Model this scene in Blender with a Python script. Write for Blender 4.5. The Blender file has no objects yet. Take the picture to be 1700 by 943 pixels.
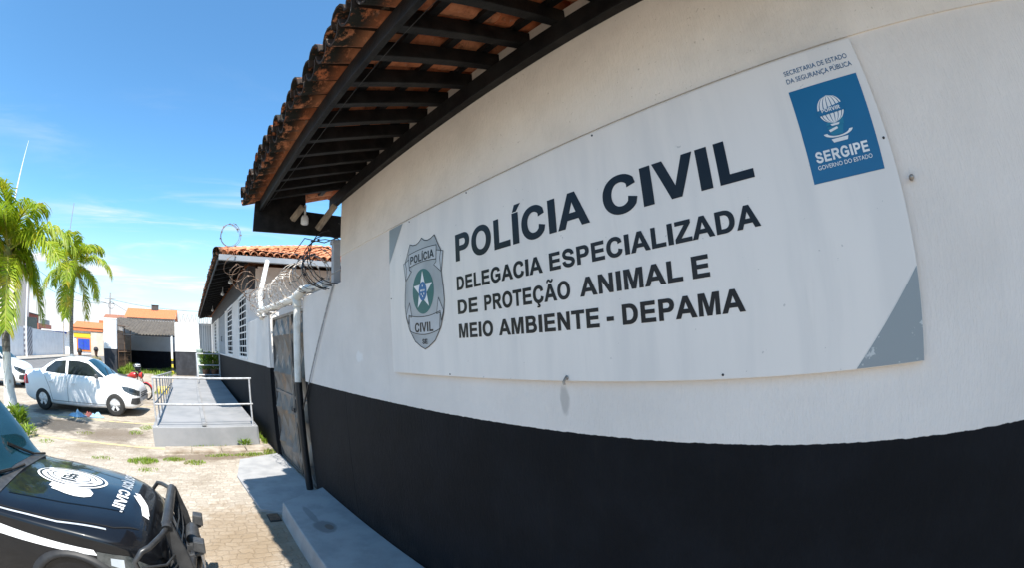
import bpy, bmesh, math, random
from mathutils import Vector, Matrix
R = math.radians
random.seed(7)
SC = bpy.context.scene
COL = SC.collection

# ------------------------------------------------------------------ camera
cam_d = bpy.data.cameras.new('camera')
cam = bpy.data.objects.new('camera', cam_d)
COL.objects.link(cam)
cam_d.type = 'PANO'
cam_d.panorama_type = 'FISHEYE_EQUISOLID'
cam_d.sensor_fit = 'HORIZONTAL'
cam_d.sensor_width = 36.0
cam_d.fisheye_lens = 15.999
cam_d.fisheye_fov = R(180)
cam_d.lens = 16
cam_d.shift_y = -0.01625
cam_d.clip_start = 0.02
cam_d.clip_end = 3000
YAW, PIT, ROL = R(48.3885), R(8.3045), R(3.3715)
_rot = Matrix.Rotation(YAW, 3, 'Z') @ Matrix.Rotation(PIT, 3, 'X') @ Matrix.Rotation(ROL, 3, 'Y')
_m = Matrix((_rot @ Vector((1, 0, 0)), _rot @ Vector((0, 0, 1)), _rot @ Vector((0, -1, 0)))).transposed().to_4x4()
_m.translation = (0, 0, 1.95)
cam.matrix_world = _m
SC.camera = cam

# ------------------------------------------------------------------ light
SUN_DIR = Vector((0.58, -0.035, 1.0)).normalized()          # towards the sun
world = bpy.data.worlds.new('World')
SC.world = world
world.use_nodes = True
wn, wl = world.node_tree.nodes, world.node_tree.links
for n in list(wn): wn.remove(n)
w_out = wn.new('ShaderNodeOutputWorld')
w_bg = wn.new('ShaderNodeBackground'); w_bg.inputs['Strength'].default_value = 0.120
sky = wn.new('ShaderNodeTexSky'); sky.sky_type = 'NISHITA'; sky.sun_disc = False
sky.sun_elevation = math.asin(SUN_DIR.z)
sky.sun_rotation = math.atan2(SUN_DIR.x, SUN_DIR.y)
sky.air_density = 1.0; sky.dust_density = 0.6; sky.ozone_density = 3.0
tc = wn.new('ShaderNodeTexCoord')
sep = wn.new('ShaderNodeSeparateXYZ'); wl.new(tc.outputs['Generated'], sep.inputs[0])
def wmath(op, a, b=None, c=None):
    n = wn.new('ShaderNodeMath'); n.operation = op
    for i, v in enumerate((a, b, c)):
        if v is None: continue
        if isinstance(v, (int, float)): n.inputs[i].default_value = v
        else: wl.new(v, n.inputs[i])
    return n.outputs[0]
def wramp(v, a, b, lo=0.0, hi=1.0):
    n = wn.new('ShaderNodeMapRange'); n.interpolation_type = 'SMOOTHSTEP'
    wl.new(v, n.inputs[0])
    for i, q in enumerate((a, b, lo, hi)): n.inputs[i + 1].default_value = q
    return n.outputs[0]
# clouds: the direction projected on a flat layer overhead
zc = wmath('MAXIMUM', sep.outputs['Z'], 0.03)
zz = wmath('ADD', zc, 0.10)
cx = wmath('DIVIDE', sep.outputs['X'], zz); cy = wmath('DIVIDE', sep.outputs['Y'], zz)
comb = wn.new('ShaderNodeCombineXYZ'); wl.new(cx, comb.inputs[0]); wl.new(cy, comb.inputs[1])
def wnoise(scale_xyz, rotz, sc, det, rough, dist, loc=(0, 0, 0)):
    mp = wn.new('ShaderNodeMapping'); wl.new(comb.outputs[0], mp.inputs[0])
    mp.inputs['Scale'].default_value = scale_xyz; mp.inputs['Rotation'].default_value = (0, 0, rotz); mp.inputs['Location'].default_value = loc
    n = wn.new('ShaderNodeTexNoise'); wl.new(mp.outputs[0], n.inputs['Vector'])
    n.inputs['Scale'].default_value = sc; n.inputs['Detail'].default_value = det; n.inputs['Roughness'].default_value = rough; n.inputs['Distortion'].default_value = dist
    return n.outputs['Fac']
wisp = wramp(wnoise((1.5, 0.42, 1), R(-24), 1.0, 9, 0.62, 0.9, (1.3, 0.4, 0)), 0.48, 0.80)
patch = wramp(wnoise((0.7, 1.0, 1), 0.4, 0.45, 3, 0.5, 0.3, (0.2, 3.1, 0)), 0.38, 0.56)
elev_w = wmath('MULTIPLY', wramp(sep.outputs['Z'], 0.04, 0.12), wramp(sep.outputs['Z'], 0.62, 0.22))
wispy = wmath('MULTIPLY', wmath('MULTIPLY', wisp, patch), elev_w)
puff = wramp(wnoise((0.32, 0.34, 1), 0.2, 0.8, 7, 0.62, 0.2, (4.0, 1.0, 0)), 0.43, 0.62)
puffy = wmath('MULTIPLY', puff, wramp(sep.outputs['Z'], 0.21, 0.06))
haze_b = wramp(sep.outputs['Z'], 0.30, 0.0, 0.0, 0.62)
cl = wmath('MINIMUM', wmath('ADD', wmath('MULTIPLY', wispy, 1.25), wmath('ADD', wmath('MULTIPLY', puffy, 0.8), haze_b)), 1.0)
tint = wn.new('ShaderNodeMix'); tint.data_type = 'RGBA'; tint.blend_type = 'MULTIPLY'; tint.inputs[0].default_value = 1.0
wl.new(sky.outputs[0], tint.inputs[6]); tint.inputs[7].default_value = (0.67, 1.06, 1.17, 1)
wmix = wn.new('ShaderNodeMix'); wmix.data_type = 'RGBA'
wl.new(cl, wmix.inputs[0]); wl.new(tint.outputs[2], wmix.inputs[6])
wmix.inputs[7].default_value = (4.3, 4.45, 4.6, 1)
wl.new(wmix.outputs[2], w_bg.inputs['Color']); wl.new(w_bg.outputs[0], w_out.inputs[0])

sun_d = bpy.data.lights.new('sun', 'SUN'); sun_d.energy = 4.7; sun_d.angle = R(0.55); sun_d.color = (1.0, 0.95, 0.87)
sun = bpy.data.objects.new('sun', sun_d); COL.objects.link(sun)
sun.rotation_euler = (-SUN_DIR).to_track_quat('-Z', 'Y').to_euler(); sun.location = (0, 0, 30)

vs = SC.view_settings
SC.display_settings.display_device = 'sRGB'
vs.view_transform = 'Standard'; vs.look = 'None'; vs.gamma = 1.0; vs.use_curve_mapping = False
vs.exposure = 1.05
SC.render.engine = 'CYCLES'
cy_ = SC.cycles
cy_.max_bounces = 8; cy_.diffuse_bounces = 5; cy_.glossy_bounces = 4; cy_.transmission_bounces = 6; cy_.transparent_max_bounces = 8
cy_.caustics_reflective = False; cy_.caustics_refractive = False
try:
    cy_.use_denoising = True; cy_.denoiser = 'OPENIMAGEDENOISE'
except Exception: pass

# ------------------------------------------------------------------ materials
class NT:
    def __init__(self, name):
        self.m = bpy.data.materials.new(name); self.m.use_nodes = True
        self.t = self.m.node_tree; self.n = self.t.nodes; self.l = self.t.links
        self.b = self.n['Principled BSDF']
        self.geo = None
    def pos(self):
        if not self.geo: self.geo = self.n.new('ShaderNodeNewGeometry')
        return self.geo.outputs['Position']
    def obj(self):
        t = self.n.new('ShaderNodeTexCoord'); return t.outputs['Object']
    def island(self):
        self.pos(); return self.geo.outputs['Random Per Island']
    def set(self, inp, v):
        s = self.b.inputs[inp]
        if hasattr(v, 'is_linked') or hasattr(v, 'links'): self.l.new(v, s)
        else: s.default_value = v
    def math(self, op, a, b=None, c=None):
        n = self.n.new('ShaderNodeMath'); n.operation = op
        for i, v in enumerate((a, b, c)):
            if v is None: continue
            if isinstance(v, (int, float)): n.inputs[i].default_value = v
            else: self.l.new(v, n.inputs[i])
        return n.outputs[0]
    def sep(self, v):
        n = self.n.new('ShaderNodeSeparateXYZ'); self.l.new(v, n.inputs[0]); return n.outputs
    def map(self, v, scale=(1, 1, 1), rot=(0, 0, 0), loc=(0, 0, 0)):
        n = self.n.new('ShaderNodeMapping'); self.l.new(v, n.inputs[0])
        n.inputs['Scale'].default_value = scale; n.inputs['Rotation'].default_value = rot; n.inputs['Location'].default_value = loc
        return n.outputs[0]
    def noise(self, v, scale, detail=4, rough=0.55, dist=0.0):
        n = self.n.new('ShaderNodeTexNoise'); self.l.new(v, n.inputs['Vector'])
        n.inputs['Scale'].default_value = scale; n.inputs['Detail'].default_value = detail
        n.inputs['Roughness'].default_value = rough; n.inputs['Distortion'].default_value = dist
        return n.outputs['Fac']
    def vor(self, v, scale, feature='F1', out='Distance', rnd=1.0):
        n = self.n.new('ShaderNodeTexVoronoi'); self.l.new(v, n.inputs['Vector']); n.feature = feature
        n.inputs['Scale'].default_value = scale; n.inputs['Randomness'].default_value = rnd
        return n.outputs[out]
    def step(self, v, a, b, lo=0.0, hi=1.0, smooth=True):
        n = self.n.new('ShaderNodeMapRange'); n.interpolation_type = 'SMOOTHSTEP' if smooth else 'LINEAR'
        self.l.new(v, n.inputs[0])
        for i, q in enumerate((a, b, lo, hi)): n.inputs[i + 1].default_value = q
        return n.outputs[0]
    def mix(self, f, a, b, blend='MIX'):
        n = self.n.new('ShaderNodeMix'); n.data_type = 'RGBA'; n.blend_type = blend
        if isinstance(f, (int, float)): n.inputs[0].default_value = f
        else: self.l.new(f, n.inputs[0])
        for i, v in ((6, a), (7, b)):
            if isinstance(v, tuple): n.inputs[i].default_value = (*v[:3], 1)
            else: self.l.new(v, n.inputs[i])
        return n.outputs[2]
    def bump(self, h, strength, dist=0.01, prev=None):
        n = self.n.new('ShaderNodeBump'); n.inputs['Strength'].default_value = strength; n.inputs['Distance'].default_value = dist
        self.l.new(h, n.inputs['Height'])
        if prev is not None: self.l.new(prev, n.inputs['Normal'])
        self.l.new(n.outputs[0], self.b.inputs['Normal']); return n.outputs[0]

MATS = {}
def pm(name, col, rough=0.6, col2=None, scale=6.0, bump=0.0, bscale=60.0, metal=0.0, spec=0.5, coat=0.0, detail=5):
    if name in MATS: return MATS[name]
    t = NT(name)
    t.set('Roughness', rough); t.set('Metallic', metal); t.set('Specular IOR Level', spec); t.set('Coat Weight', coat)
    if coat: t.set('Coat Roughness', 0.03)
    if col2 is None: col2 = tuple(c * 0.82 for c in col)
    p = t.obj()
    t.set('Base Color', t.mix(t.step(t.noise(p, scale, detail, 0.6), 0.35, 0.68), col, col2))
    if bump: t.bump(t.noise(p, bscale, 4), bump, 0.004)
    MATS[name] = t.m; return t.m

DARK = (0.0048, 0.0056, 0.0076)
def wall_mat(name, zd, white, zu=None, cream=None, dark=DARK):
    """painted render: dark dado below zd, white above it, optional second paint above zu"""
    t = NT(name); p = t.pos(); z = t.sep(p)[2]
    edge = t.math('ADD', z, t.math('MULTIPLY', t.math('SUBTRACT', t.noise(p, 26, 4), 0.5), 0.012))
    up = t.step(edge, zd - 0.0015, zd + 0.0015)
    blot = t.noise(p, 1.3, 5, 0.6)
    streak = t.noise(t.map(p, (7, 7, 0.5)), 3.0, 4, 0.6)
    w2 = tuple(c * 0.90 for c in white)
    wc = t.mix(t.step(blot, 0.35, 0.7), white, w2)
    wc = t.mix(t.step(streak, 0.56, 0.80, 0, 0.35), wc, tuple(c * f for c, f in zip(white, (0.82, 0.83, 0.84))))
    if zu:
        zup = t.math('ADD', z, t.math('MULTIPLY', t.math('SUBTRACT', t.noise(p, 9, 3), 0.5), 0.012))
        grime = t.step(t.noise(p, 2.2, 6, 0.65), 0.35, 0.75)
        cc = t.mix(grime, cream, tuple(c * 0.84 for c in cream))
        specks = t.step(t.noise(p, 60, 2), 0.70, 0.74)
        cc = t.mix(t.math('MULTIPLY', specks, 0.35), cc, (0.25, 0.19, 0.13))
        wc = t.mix(t.step(zup, zu - 0.004, zu + 0.004), wc, cc)
    dn = t.step(t.noise(p, 2.6, 6, 0.62), 0.35, 0.75)
    dk = t.mix(dn, dark, tuple(c * 1.7 for c in dark))
    dk = t.mix(t.step(t.noise(t.map(p, (9, 9, 0.8)), 2.0, 4, 0.6), 0.55, 0.8, 0, 0.45), dk, (0.014, 0.0135, 0.0135))
    if zu:
        s3 = t.sep(p)
        def stain_sheen(x, z, rx, rz, seed):
            dx = t.math('DIVIDE', t.math('SUBTRACT', s3[0], x), rx); dz = t.math('DIVIDE', t.math('SUBTRACT', s3[2], z), rz)
            rr = t.math('SQRT', t.math('ADD', t.math('MULTIPLY', dx, dx), t.math('MULTIPLY', dz, dz)))
            rr = t.math('ADD', rr, t.math('MULTIPLY', t.math('SUBTRACT', t.noise(t.map(p, (1, 1, .5), loc=(seed, 0, 0)), 16, 5, .65), 0.5), 1.1))
            return t.step(rr, 0.55, 1.0, 1, 0)
        wc = t.mix(t.math('MULTIPLY', stain_sheen(-1.385, 1.665, 0.035, 0.085, 0), 0.55), wc, (0.33, 0.31, 0.29))
        wc = t.mix(t.math('MULTIPLY', stain_sheen(-3.75, 1.86, 0.10, 0.06, 4), 0.6), wc, (0.84, 0.82, 0.80))  # pale sheen painted into the wall colour
    dust = t.math('MULTIPLY', t.step(z, 0.0, 0.75, 1, 0), t.step(t.noise(p, 4.5, 6, .68), 0.40, 0.72))
    dk = t.mix(t.math('MULTIPLY', dust, 0.5), dk, (0.038, 0.032, 0.026))
    scuff = t.step(t.noise(t.map(p, (1, 1, .35)), 20, 3, .6), 0.70, 0.76)
    dk = t.mix(t.math('MULTIPLY', scuff, 0.35), dk, (0.025, 0.025, 0.026))
    base = t.mix(up, dk, wc)
    t.set('Base Color', base); t.set('Roughness', t.step(up, 0, 1, 0.70, 0.78, False)); t.set('Specular IOR Level', 0.14)
    h = t.math('ADD', t.math('MULTIPLY', t.noise(t.map(p, (1, 1, 0.45)), 55, 5, 0.6), 1.0), t.math('MULTIPLY', t.noise(t.map(p, (1, 1, 0.16)), 120, 3), 0.5))
    h = t.math('ADD', h, t.math('MULTIPLY', t.noise(p, 5, 3), 1.2))
    t.bump(h, 0.55, 0.008)
    return t.m
M_MAIN = wall_mat('main_wall_paint', 1.515, (0.755, 0.70, 0.65), 2.838, (0.79, 0.715, 0.635))
M_ANNEX = wall_mat('annex_wall_paint', 1.59, (0.74, 0.70, 0.66))
M_FENCEW = wall_mat('compound_wall_paint', 1.58, (0.80, 0.80, 0.79), dark=(0.03, 0.032, 0.038))
M_STREETW = wall_mat('street_wall_paint', -1.0, (0.88, 0.86, 0.84))
M_BAND = pm('charcoal_paint', (0.035, 0.036, 0.042), 0.7, bump=0.3)
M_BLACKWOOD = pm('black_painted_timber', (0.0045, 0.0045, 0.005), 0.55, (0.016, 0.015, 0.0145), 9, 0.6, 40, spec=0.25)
M_RAWWOOD = pm('bare_timber', (0.42, 0.34, 0.25), 0.75, (0.25, 0.2, 0.15), 14, 0.4, 60)
M_GREYTRIM = pm('grey_painted_trim', (0.42, 0.44, 0.47), 0.55, bump=0.15)
M_WHITE = pm('white_paint', (0.80, 0.80, 0.80), 0.5, (0.66, 0.66, 0.65), 5, 0.15)
M_PVC = pm('white_pvc', (0.78, 0.77, 0.73), 0.35, (0.62, 0.60, 0.54), 7)
M_BLACKPVC = pm('black_pipe_paint', (0.015, 0.015, 0.017), 0.4)
M_CONC = pm('painted_concrete', (0.34, 0.335, 0.33), 0.75, (0.26, 0.26, 0.26), 3.5, 0.35, 70)
M_RAIL = pm('galvanised_rail', (0.42, 0.43, 0.45), 0.4, (0.27, 0.27, 0.27), 14, metal=0.0)
M_STEEL = pm('razor_steel', (0.42, 0.41, 0.39), 0.45, (0.27, 0.2, 0.14), 30, metal=0.6)
M_RUSTWIRE = pm('rusty_wire', (0.22, 0.13, 0.08), 0.7, (0.10, 0.07, 0.05), 30)
M_DARKWIRE = pm('dark_wire', (0.03, 0.03, 0.032), 0.6)
M_GLASS = pm('window_glass', (0.010, 0.012, 0.015), 1.0, (0.016, 0.019, 0.022), 3, spec=0.0)
M_CARGLASS = pm('car_glass', (0.012, 0.017, 0.02), 0.03, (0.02, 0.026, 0.03), 3, spec=0.6)
M_WSCREEN = pm('windscreen_glass', (0.006, 0.03, 0.042), 0.03, (0.01, 0.04, 0.055), 2, spec=0.35)
M_CARWHITE = pm('white_car_paint', (0.80, 0.80, 0.80), 0.3, (0.78, 0.78, 0.785), 2, coat=1.0)
M_CARBLACK = pm('black_car_paint', (0.004, 0.0045, 0.006), 0.3, (0.006, 0.0065, 0.008), 2, coat=0.7, spec=0.12)
M_PLASTIC = pm('grey_black_plastic', (0.035, 0.036, 0.038), 0.45, (0.055, 0.056, 0.058), 18, 0.1, 200)
M_RUBBER = pm('tyre_rubber', (0.018, 0.018, 0.018), 0.8, (0.03, 0.028, 0.026), 20)
M_ALLOY = pm('alloy_rim', (0.66, 0.66, 0.67), 0.35, metal=0.35)
M_HEADL = pm('headlamp_lens', (0.06, 0.065, 0.065), 0.08, (0.025, 0.03, 0.03), 22, spec=0.8)
M_RED = pm('red_lens', (0.42, 0.015, 0.02), 0.2, (0.28, 0.01, 0.015), 10)
M_REDPAINT = pm('red_paint', (0.50, 0.03, 0.02), 0.3, coat=0.6)
M_VINYL = pm('white_vinyl', (0.78, 0.78, 0.78), 0.35, (0.70, 0.70, 0.70), 6)
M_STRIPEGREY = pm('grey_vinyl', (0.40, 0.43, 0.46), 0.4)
M_BRUSH = pm('bullbar_steel', (0.028, 0.029, 0.031), 0.36, (0.045, 0.046, 0.048), 14, metal=0.2)
M_YELLOW = pm('yellow_kerb_paint', (0.72, 0.52, 0.06), 0.7, (0.5, 0.42, 0.2), 10)

def tile_mat(name, hot, moss_y=None, moss_sign=1, moss_axis=1):
    t = NT(name); p = t.pos(); r = t.island()
    c = t.mix(r, hot[0], hot[1])
    c = t.mix(t.step(t.noise(p, 7, 6, 0.65), 0.44, 0.74), c, hot[2])
    c = t.mix(t.step(t.noise(p, 17, 4, 0.6), 0.60, 0.70, 0, 0.45), c, (0.40, 0.33, 0.26))
    black = t.step(t.noise(p, 11, 6, 0.7), 0.55, 0.70)
    if moss_y is not None:
        s = t.sep(p)[moss_axis]
        near = t.step(s, moss_y + 0.05 * moss_sign, moss_y + 0.24 * moss_sign, 1, 0)
        black = t.math('MAXIMUM', t.math('MULTIPLY', black, 0.75), t.math('MULTIPLY', near, t.step(t.noise(p, 15, 5, 0.7), 0.34, 0.50)))
    c = t.mix(black, c, (0.02, 0.021, 0.018))
    t.set('Base Color', c); t.set('Roughness', 0.85); t.set('Specular IOR Level', 0.2)
    t.bump(t.noise(p, 45, 5, 0.65), 0.6, 0.006)
    return t.m
M_TILE = tile_mat('clay_tiles', ((0.50, 0.15, 0.06), (0.66, 0.29, 0.15), (0.26, 0.075, 0.035)), 0.50)
M_TILE2 = tile_mat('clay_tiles_annex', ((0.52, 0.20, 0.09), (0.66, 0.31, 0.17), (0.34, 0.13, 0.06)), 0.55)
M_TILE3 = tile_mat('clay_tiles_far', ((0.50, 0.15, 0.06), (0.56, 0.20, 0.09), (0.40, 0.12, 0.05)))

def ground_mat():
    t = NT('stone_paving'); p = t.pos()
    wob = t.n.new('ShaderNodeTexNoise'); t.l.new(p, wob.inputs['Vector']); wob.inputs['Scale'].default_value = 2.2; wob.inputs['Detail'].default_value = 5; wob.inputs['Roughness'].default_value = 0.6
    vm = t.n.new('ShaderNodeVectorMath'); vm.operation = 'MULTIPLY_ADD'; t.l.new(wob.outputs['Color'], vm.inputs[0]); vm.inputs[1].default_value = (0.30, 0.30, 0); t.l.new(p, vm.inputs[2])
    q = t.map(vm.outputs[0], (1, 1, 0), (0, 0, R(90 + 3)))
    bk_ = t.n.new('ShaderNodeTexBrick'); t.l.new(q, bk_.inputs['Vector'])
    for nm, v in (('Scale', 1.0), ('Mortar Size', 0.011), ('Mortar Smooth', 0.9), ('Bias', 0.0), ('Brick Width', 0.165), ('Row Height', 0.105)): bk_.inputs[nm].default_value = v
    bk_.inputs['Color1'].default_value = (0, 0, 0, 1); bk_.inputs['Color2'].default_value = (1, 1, 1, 1); bk_.inputs['Mortar'].default_value = (.5, .5, .5, 1)
    bk_.offset = 0.46; bk_.squash = 0.8; bk_.squash_frequency = 3
    d = t.math('SUBTRACT', 1.0, bk_.outputs['Fac'])
    cs = t.n.new('ShaderNodeSeparateColor'); t.l.new(bk_.outputs['Color'], cs.inputs[0])
    stone = t.mix(cs.outputs[0], (0.47, 0.415, 0.345), (0.33, 0.285, 0.23))
    stone = t.mix(t.step(t.noise(p, 24, 5, 0.65), 0.40, 0.68, 0, 0.7), stone, (0.28, 0.235, 0.185))
    stone = t.mix(t.step(t.noise(p, 95, 3, 0.6), 0.55, 0.70, 0, 0.55), stone, (0.16, 0.125, 0.09))
    stone = t.mix(t.step(t.noise(t.map(p, loc=(7, 3, 0)), 60, 3, 0.6), 0.58, 0.70, 0, 0.5), stone, (0.62, 0.57, 0.49))
    worn = t.step(t.noise(p, 1.1, 5, 0.6), 0.38, 0.62)
    joint = t.math('MULTIPLY', t.math('SUBTRACT', 1.0, d), t.step(t.noise(p, 6, 4, 0.6), 0.30, 0.60))
    jcol = t.mix(t.noise(p, 3, 3), (0.22, 0.17, 0.12), (0.34, 0.29, 0.225))
    c = t.mix(t.math('MULTIPLY', joint, t.step(worn, 0, 1, 0.20, 0.62, False)), stone, jcol)
    dirt = t.step(t.noise(p, 0.55, 7, 0.62, 0.6), 0.45, 0.70)
    c = t.mix(t.math('MULTIPLY', dirt, 0.75), c, (0.20, 0.155, 0.105))
    pale = t.step(t.noise(p, 0.8, 6, 0.6, 0.8), 0.52, 0.72)
    c = t.mix(t.math('MULTIPLY', pale, 0.6), c, (0.44, 0.39, 0.325))
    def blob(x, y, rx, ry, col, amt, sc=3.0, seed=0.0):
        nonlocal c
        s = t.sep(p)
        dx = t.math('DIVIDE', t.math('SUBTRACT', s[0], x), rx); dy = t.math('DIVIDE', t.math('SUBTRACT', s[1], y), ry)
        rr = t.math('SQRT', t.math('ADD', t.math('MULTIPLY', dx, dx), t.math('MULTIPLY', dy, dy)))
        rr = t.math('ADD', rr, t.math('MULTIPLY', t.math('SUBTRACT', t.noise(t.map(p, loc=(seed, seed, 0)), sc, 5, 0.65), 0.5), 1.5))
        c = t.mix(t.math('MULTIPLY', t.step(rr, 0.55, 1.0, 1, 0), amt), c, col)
    blob(-11.1, -3.7, 1.15, 1.1, (0.055, 0.048, 0.042), 0.85)  # shade of the near palm's crown, painted into the paving colour
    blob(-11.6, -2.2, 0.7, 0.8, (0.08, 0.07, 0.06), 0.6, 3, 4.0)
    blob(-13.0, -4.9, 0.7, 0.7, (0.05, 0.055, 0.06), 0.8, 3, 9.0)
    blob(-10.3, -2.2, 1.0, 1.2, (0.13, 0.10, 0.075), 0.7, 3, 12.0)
    blob(-4.6, 0.2, 1.3, 0.6, (0.24, 0.17, 0.10), 0.5, 4, 15.0)
    blob(-4.2, 0.75, 1.4, 0.22, (0.20, 0.155, 0.11), 0.6, 6, 18.0)
    blob(-8.3, 0.1, 0.35, 1.4, (0.15, 0.11, 0.075), 0.8, 5, 21.0)
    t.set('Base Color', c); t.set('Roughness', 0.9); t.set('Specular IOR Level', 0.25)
    hgt = t.math('ADD', t.math('MULTIPLY', d, 0.55), t.math('ADD', t.math('MULTIPLY', t.noise(p, 30, 5, 0.6), 0.7), t.math('MULTIPLY', t.noise(p, 5, 3), 0.9)))
    t.bump(hgt, 0.8, 0.016)
    return t.m
M_GROUND = ground_mat()
M_ASPH = pm('worn_asphalt', (0.16, 0.155, 0.15), 0.9, (0.11, 0.105, 0.10), 2.0, 0.4, 60)
M_PAVE = pm('concrete_pavement', (0.36, 0.33, 0.29), 0.9, (0.28, 0.25, 0.21), 2.0, 0.3, 40)
M_KERB = pm('kerb_stone', (0.37, 0.32, 0.26), 0.9, (0.22, 0.17, 0.12), 5.0, 0.5, 40)

def leaf_mat(name, a, b, c3, trans=0.25):
    t = NT(name); r = t.island(); p = t.pos()
    c = t.mix(r, a, b)
    c = t.mix(t.step(t.noise(p, 1.5, 3), 0.52, 0.7, 0, 0.8), c, c3)
    t.set('Base Color', c); t.set('Roughness', 0.5)
    tr = t.n.new('ShaderNodeBsdfTranslucent'); t.l.new(c, tr.inputs[0])
    ms = t.n.new('ShaderNodeMixShader'); ms.inputs[0].default_value = trans
    o = t.n['Material Output']; t.l.new(t.b.outputs[0], ms.inputs[1]); t.l.new(tr.outputs[0], ms.inputs[2]); t.l.new(ms.outputs[0], o.inputs[0])
    return t.m
M_FROND = leaf_mat('palm_leaf', (0.20, 0.32, 0.014), (0.36, 0.43, 0.02), (0.54, 0.40, 0.025), 0.5)
M_GRASS = leaf_mat('grass_blade', (0.15, 0.25, 0.02), (0.25, 0.35, 0.03), (0.27, 0.26, 0.06), 0.4)
M_WEED = leaf_mat('weed_leaf', (0.12, 0.22, 0.015), (0.24, 0.34, 0.03), (0.30, 0.34, 0.05), 0.4)

# ------------------------------------------------------------------ mesh helpers
class MB:
    def __init__(self): self.v, self.f, self.mi, self.sm = [], [], [], []
    def add(self, vs, fs, mi=0, smooth=False):
        o = len(self.v); self.v += [tuple(v) for v in vs]
        for f in fs: self.f.append([o + i for i in f]); self.mi.append(mi); self.sm.append(smooth)
    def box(self, x0, y0, z0, x1, y1, z1, mi=0):
        x0, x1 = min(x0, x1), max(x0, x1); y0, y1 = min(y0, y1), max(y0, y1); z0, z1 = min(z0, z1), max(z0, z1)
        self.add([(x0, y0, z0), (x1, y0, z0), (x1, y1, z0), (x0, y1, z0), (x0, y0, z1), (x1, y0, z1), (x1, y1, z1), (x0, y1, z1)],
                 [(0, 3, 2, 1), (4, 5, 6, 7), (0, 1, 5, 4), (1, 2, 6, 5), (2, 3, 7, 6), (3, 0, 4, 7)], mi)
    def bar(self, a, b, w, h, up=(0, 0, 1), mi=0):
        """square bar from a to b, w across, h along up"""
        a, b = Vector(a), Vector(b); d = (b - a).normalized(); u = Vector(up)
        s = d.cross(u).normalized(); u = s.cross(d).normalized()
        vs = []
        for q in (a, b):
            for i, j in ((-1, -1), (1, -1), (1, 1), (-1, 1)): vs.append(q + s * (i * w / 2) + u * (j * h / 2))
        self.add(vs, [(0, 1, 2, 3), (7, 6, 5, 4), (0, 4, 5, 1), (1, 5, 6, 2), (2, 6, 7, 3), (3, 7, 4, 0)], mi)
    def tube(self, pts, r, n=8, mi=0, caps=True, smooth=True):
        pts = [Vector(p) for p in pts]; rs = r if isinstance(r, (list, tuple)) else [r] * len(pts)
        vs, fs = [], []
        u = None
        for i, p in enumerate(pts):
            d = (pts[min(i + 1, len(pts) - 1)] - pts[max(i - 1, 0)]).normalized()
            if u is None:
                u = d.cross(Vector((0, 0, 1)))
                if u.length < 1e-3: u = d.cross(Vector((1, 0, 0)))
                u.normalize()
            else:
                u = (u - d * u.dot(d)).normalized()
            w = d.cross(u)
            for k in range(n):
                a = 2 * math.pi * k / n; vs.append(p + (u * math.cos(a) + w * math.sin(a)) * rs[i])
        for i in range(len(pts) - 1):
            for k in range(n):
                k2 = (k + 1) % n; fs.append((i * n + k, i * n + k2, (i + 1) * n + k2, (i + 1) * n + k))
        self.add(vs, fs, mi, smooth)
        if caps: self.add([vs[k] for k in range(n)], [tuple(range(n - 1, -1, -1))], mi); self.add(vs[-n:], [tuple(range(n))], mi)
    def lathe(self, prof, n=24, axis='Z', c=(0, 0, 0), mi=0, smooth=True):
        """prof: list of (radius, height)"""
        vs, fs = [], []
        for r, h in prof:
            for k in range(n):
                a = 2 * math.pi * k / n; x, y = r * math.cos(a), r * math.sin(a)
                p = {'Z': (x, y, h), 'Y': (x, h, y), 'X': (h, x, y)}[axis]
                vs.append((p[0] + c[0], p[1] + c[1], p[2] + c[2]))
        for i in range(len(prof) - 1):
            for k in range(n):
                k2 = (k + 1) % n; fs.append((i * n + k, i * n + k2, (i + 1) * n + k2, (i + 1) * n + k))
        self.add(vs, fs, mi, smooth)
    def prism(self, poly, axis, a, b, mi=0):
        """poly in the other two axes, extruded along axis from a to b"""
        def P(q, t): return {'X': (t, q[0], q[1]), 'Y': (q[0], t, q[1]), 'Z': (q[0], q[1], t)}[axis]
        n = len(poly); vs = [P(q, a) for q in poly] + [P(q, b) for q in poly]
        fs = [tuple(range(n - 1, -1, -1)), tuple(range(n, 2 * n))] + [(i, (i + 1) % n, n + (i + 1) % n, n + i) for i in range(n)]
        self.add(vs, fs, mi)
    def grid(self, rows, mi=0, smooth=True, flip=False):
        nr, nc = len(rows), len(rows[0]); vs = [p for r in rows for p in r]; fs = []
        for i in range(nr - 1):
            for j in range(nc - 1):
                f = (i * nc + j, i * nc + j + 1, (i + 1) * nc + j + 1, (i + 1) * nc + j)
                fs.append(f[::-1] if flip else f)
        self.add(vs, fs, mi, smooth)
    def build(self, name, mats, parent=None, bevel=0.0, world=True, fix=True, seg=2):
        me = bpy.data.meshes.new(name)
        bs = parent if (parent is None or '_base' in parent) else parent.parent          # parts sit at their thing's origin
        off = Vector(bs['_base']) if (bs is not None and world and '_base' in bs) else Vector((0, 0, 0))
        me.from_pydata([tuple(Vector(v) - off) for v in self.v], [], self.f)
        if not isinstance(mats, (list, tuple)): mats = [mats]
        for m in mats: me.materials.append(m)
        me.polygons.foreach_set('material_index', self.mi); me.polygons.foreach_set('use_smooth', self.sm)
        me.update()
        if fix:
            bm = bmesh.new(); bm.from_mesh(me); bmesh.ops.recalc_face_normals(bm, faces=bm.faces); bm.to_mesh(me); bm.free()
        o = bpy.data.objects.new(name, me); COL.objects.link(o)
        if parent is not None: o.parent = parent
        if bevel:
            md = o.modifiers.new('bevel', 'BEVEL'); md.width = bevel; md.segments = seg; md.limit_method = 'ANGLE'; md.angle_limit = R(40)
        return o

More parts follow.
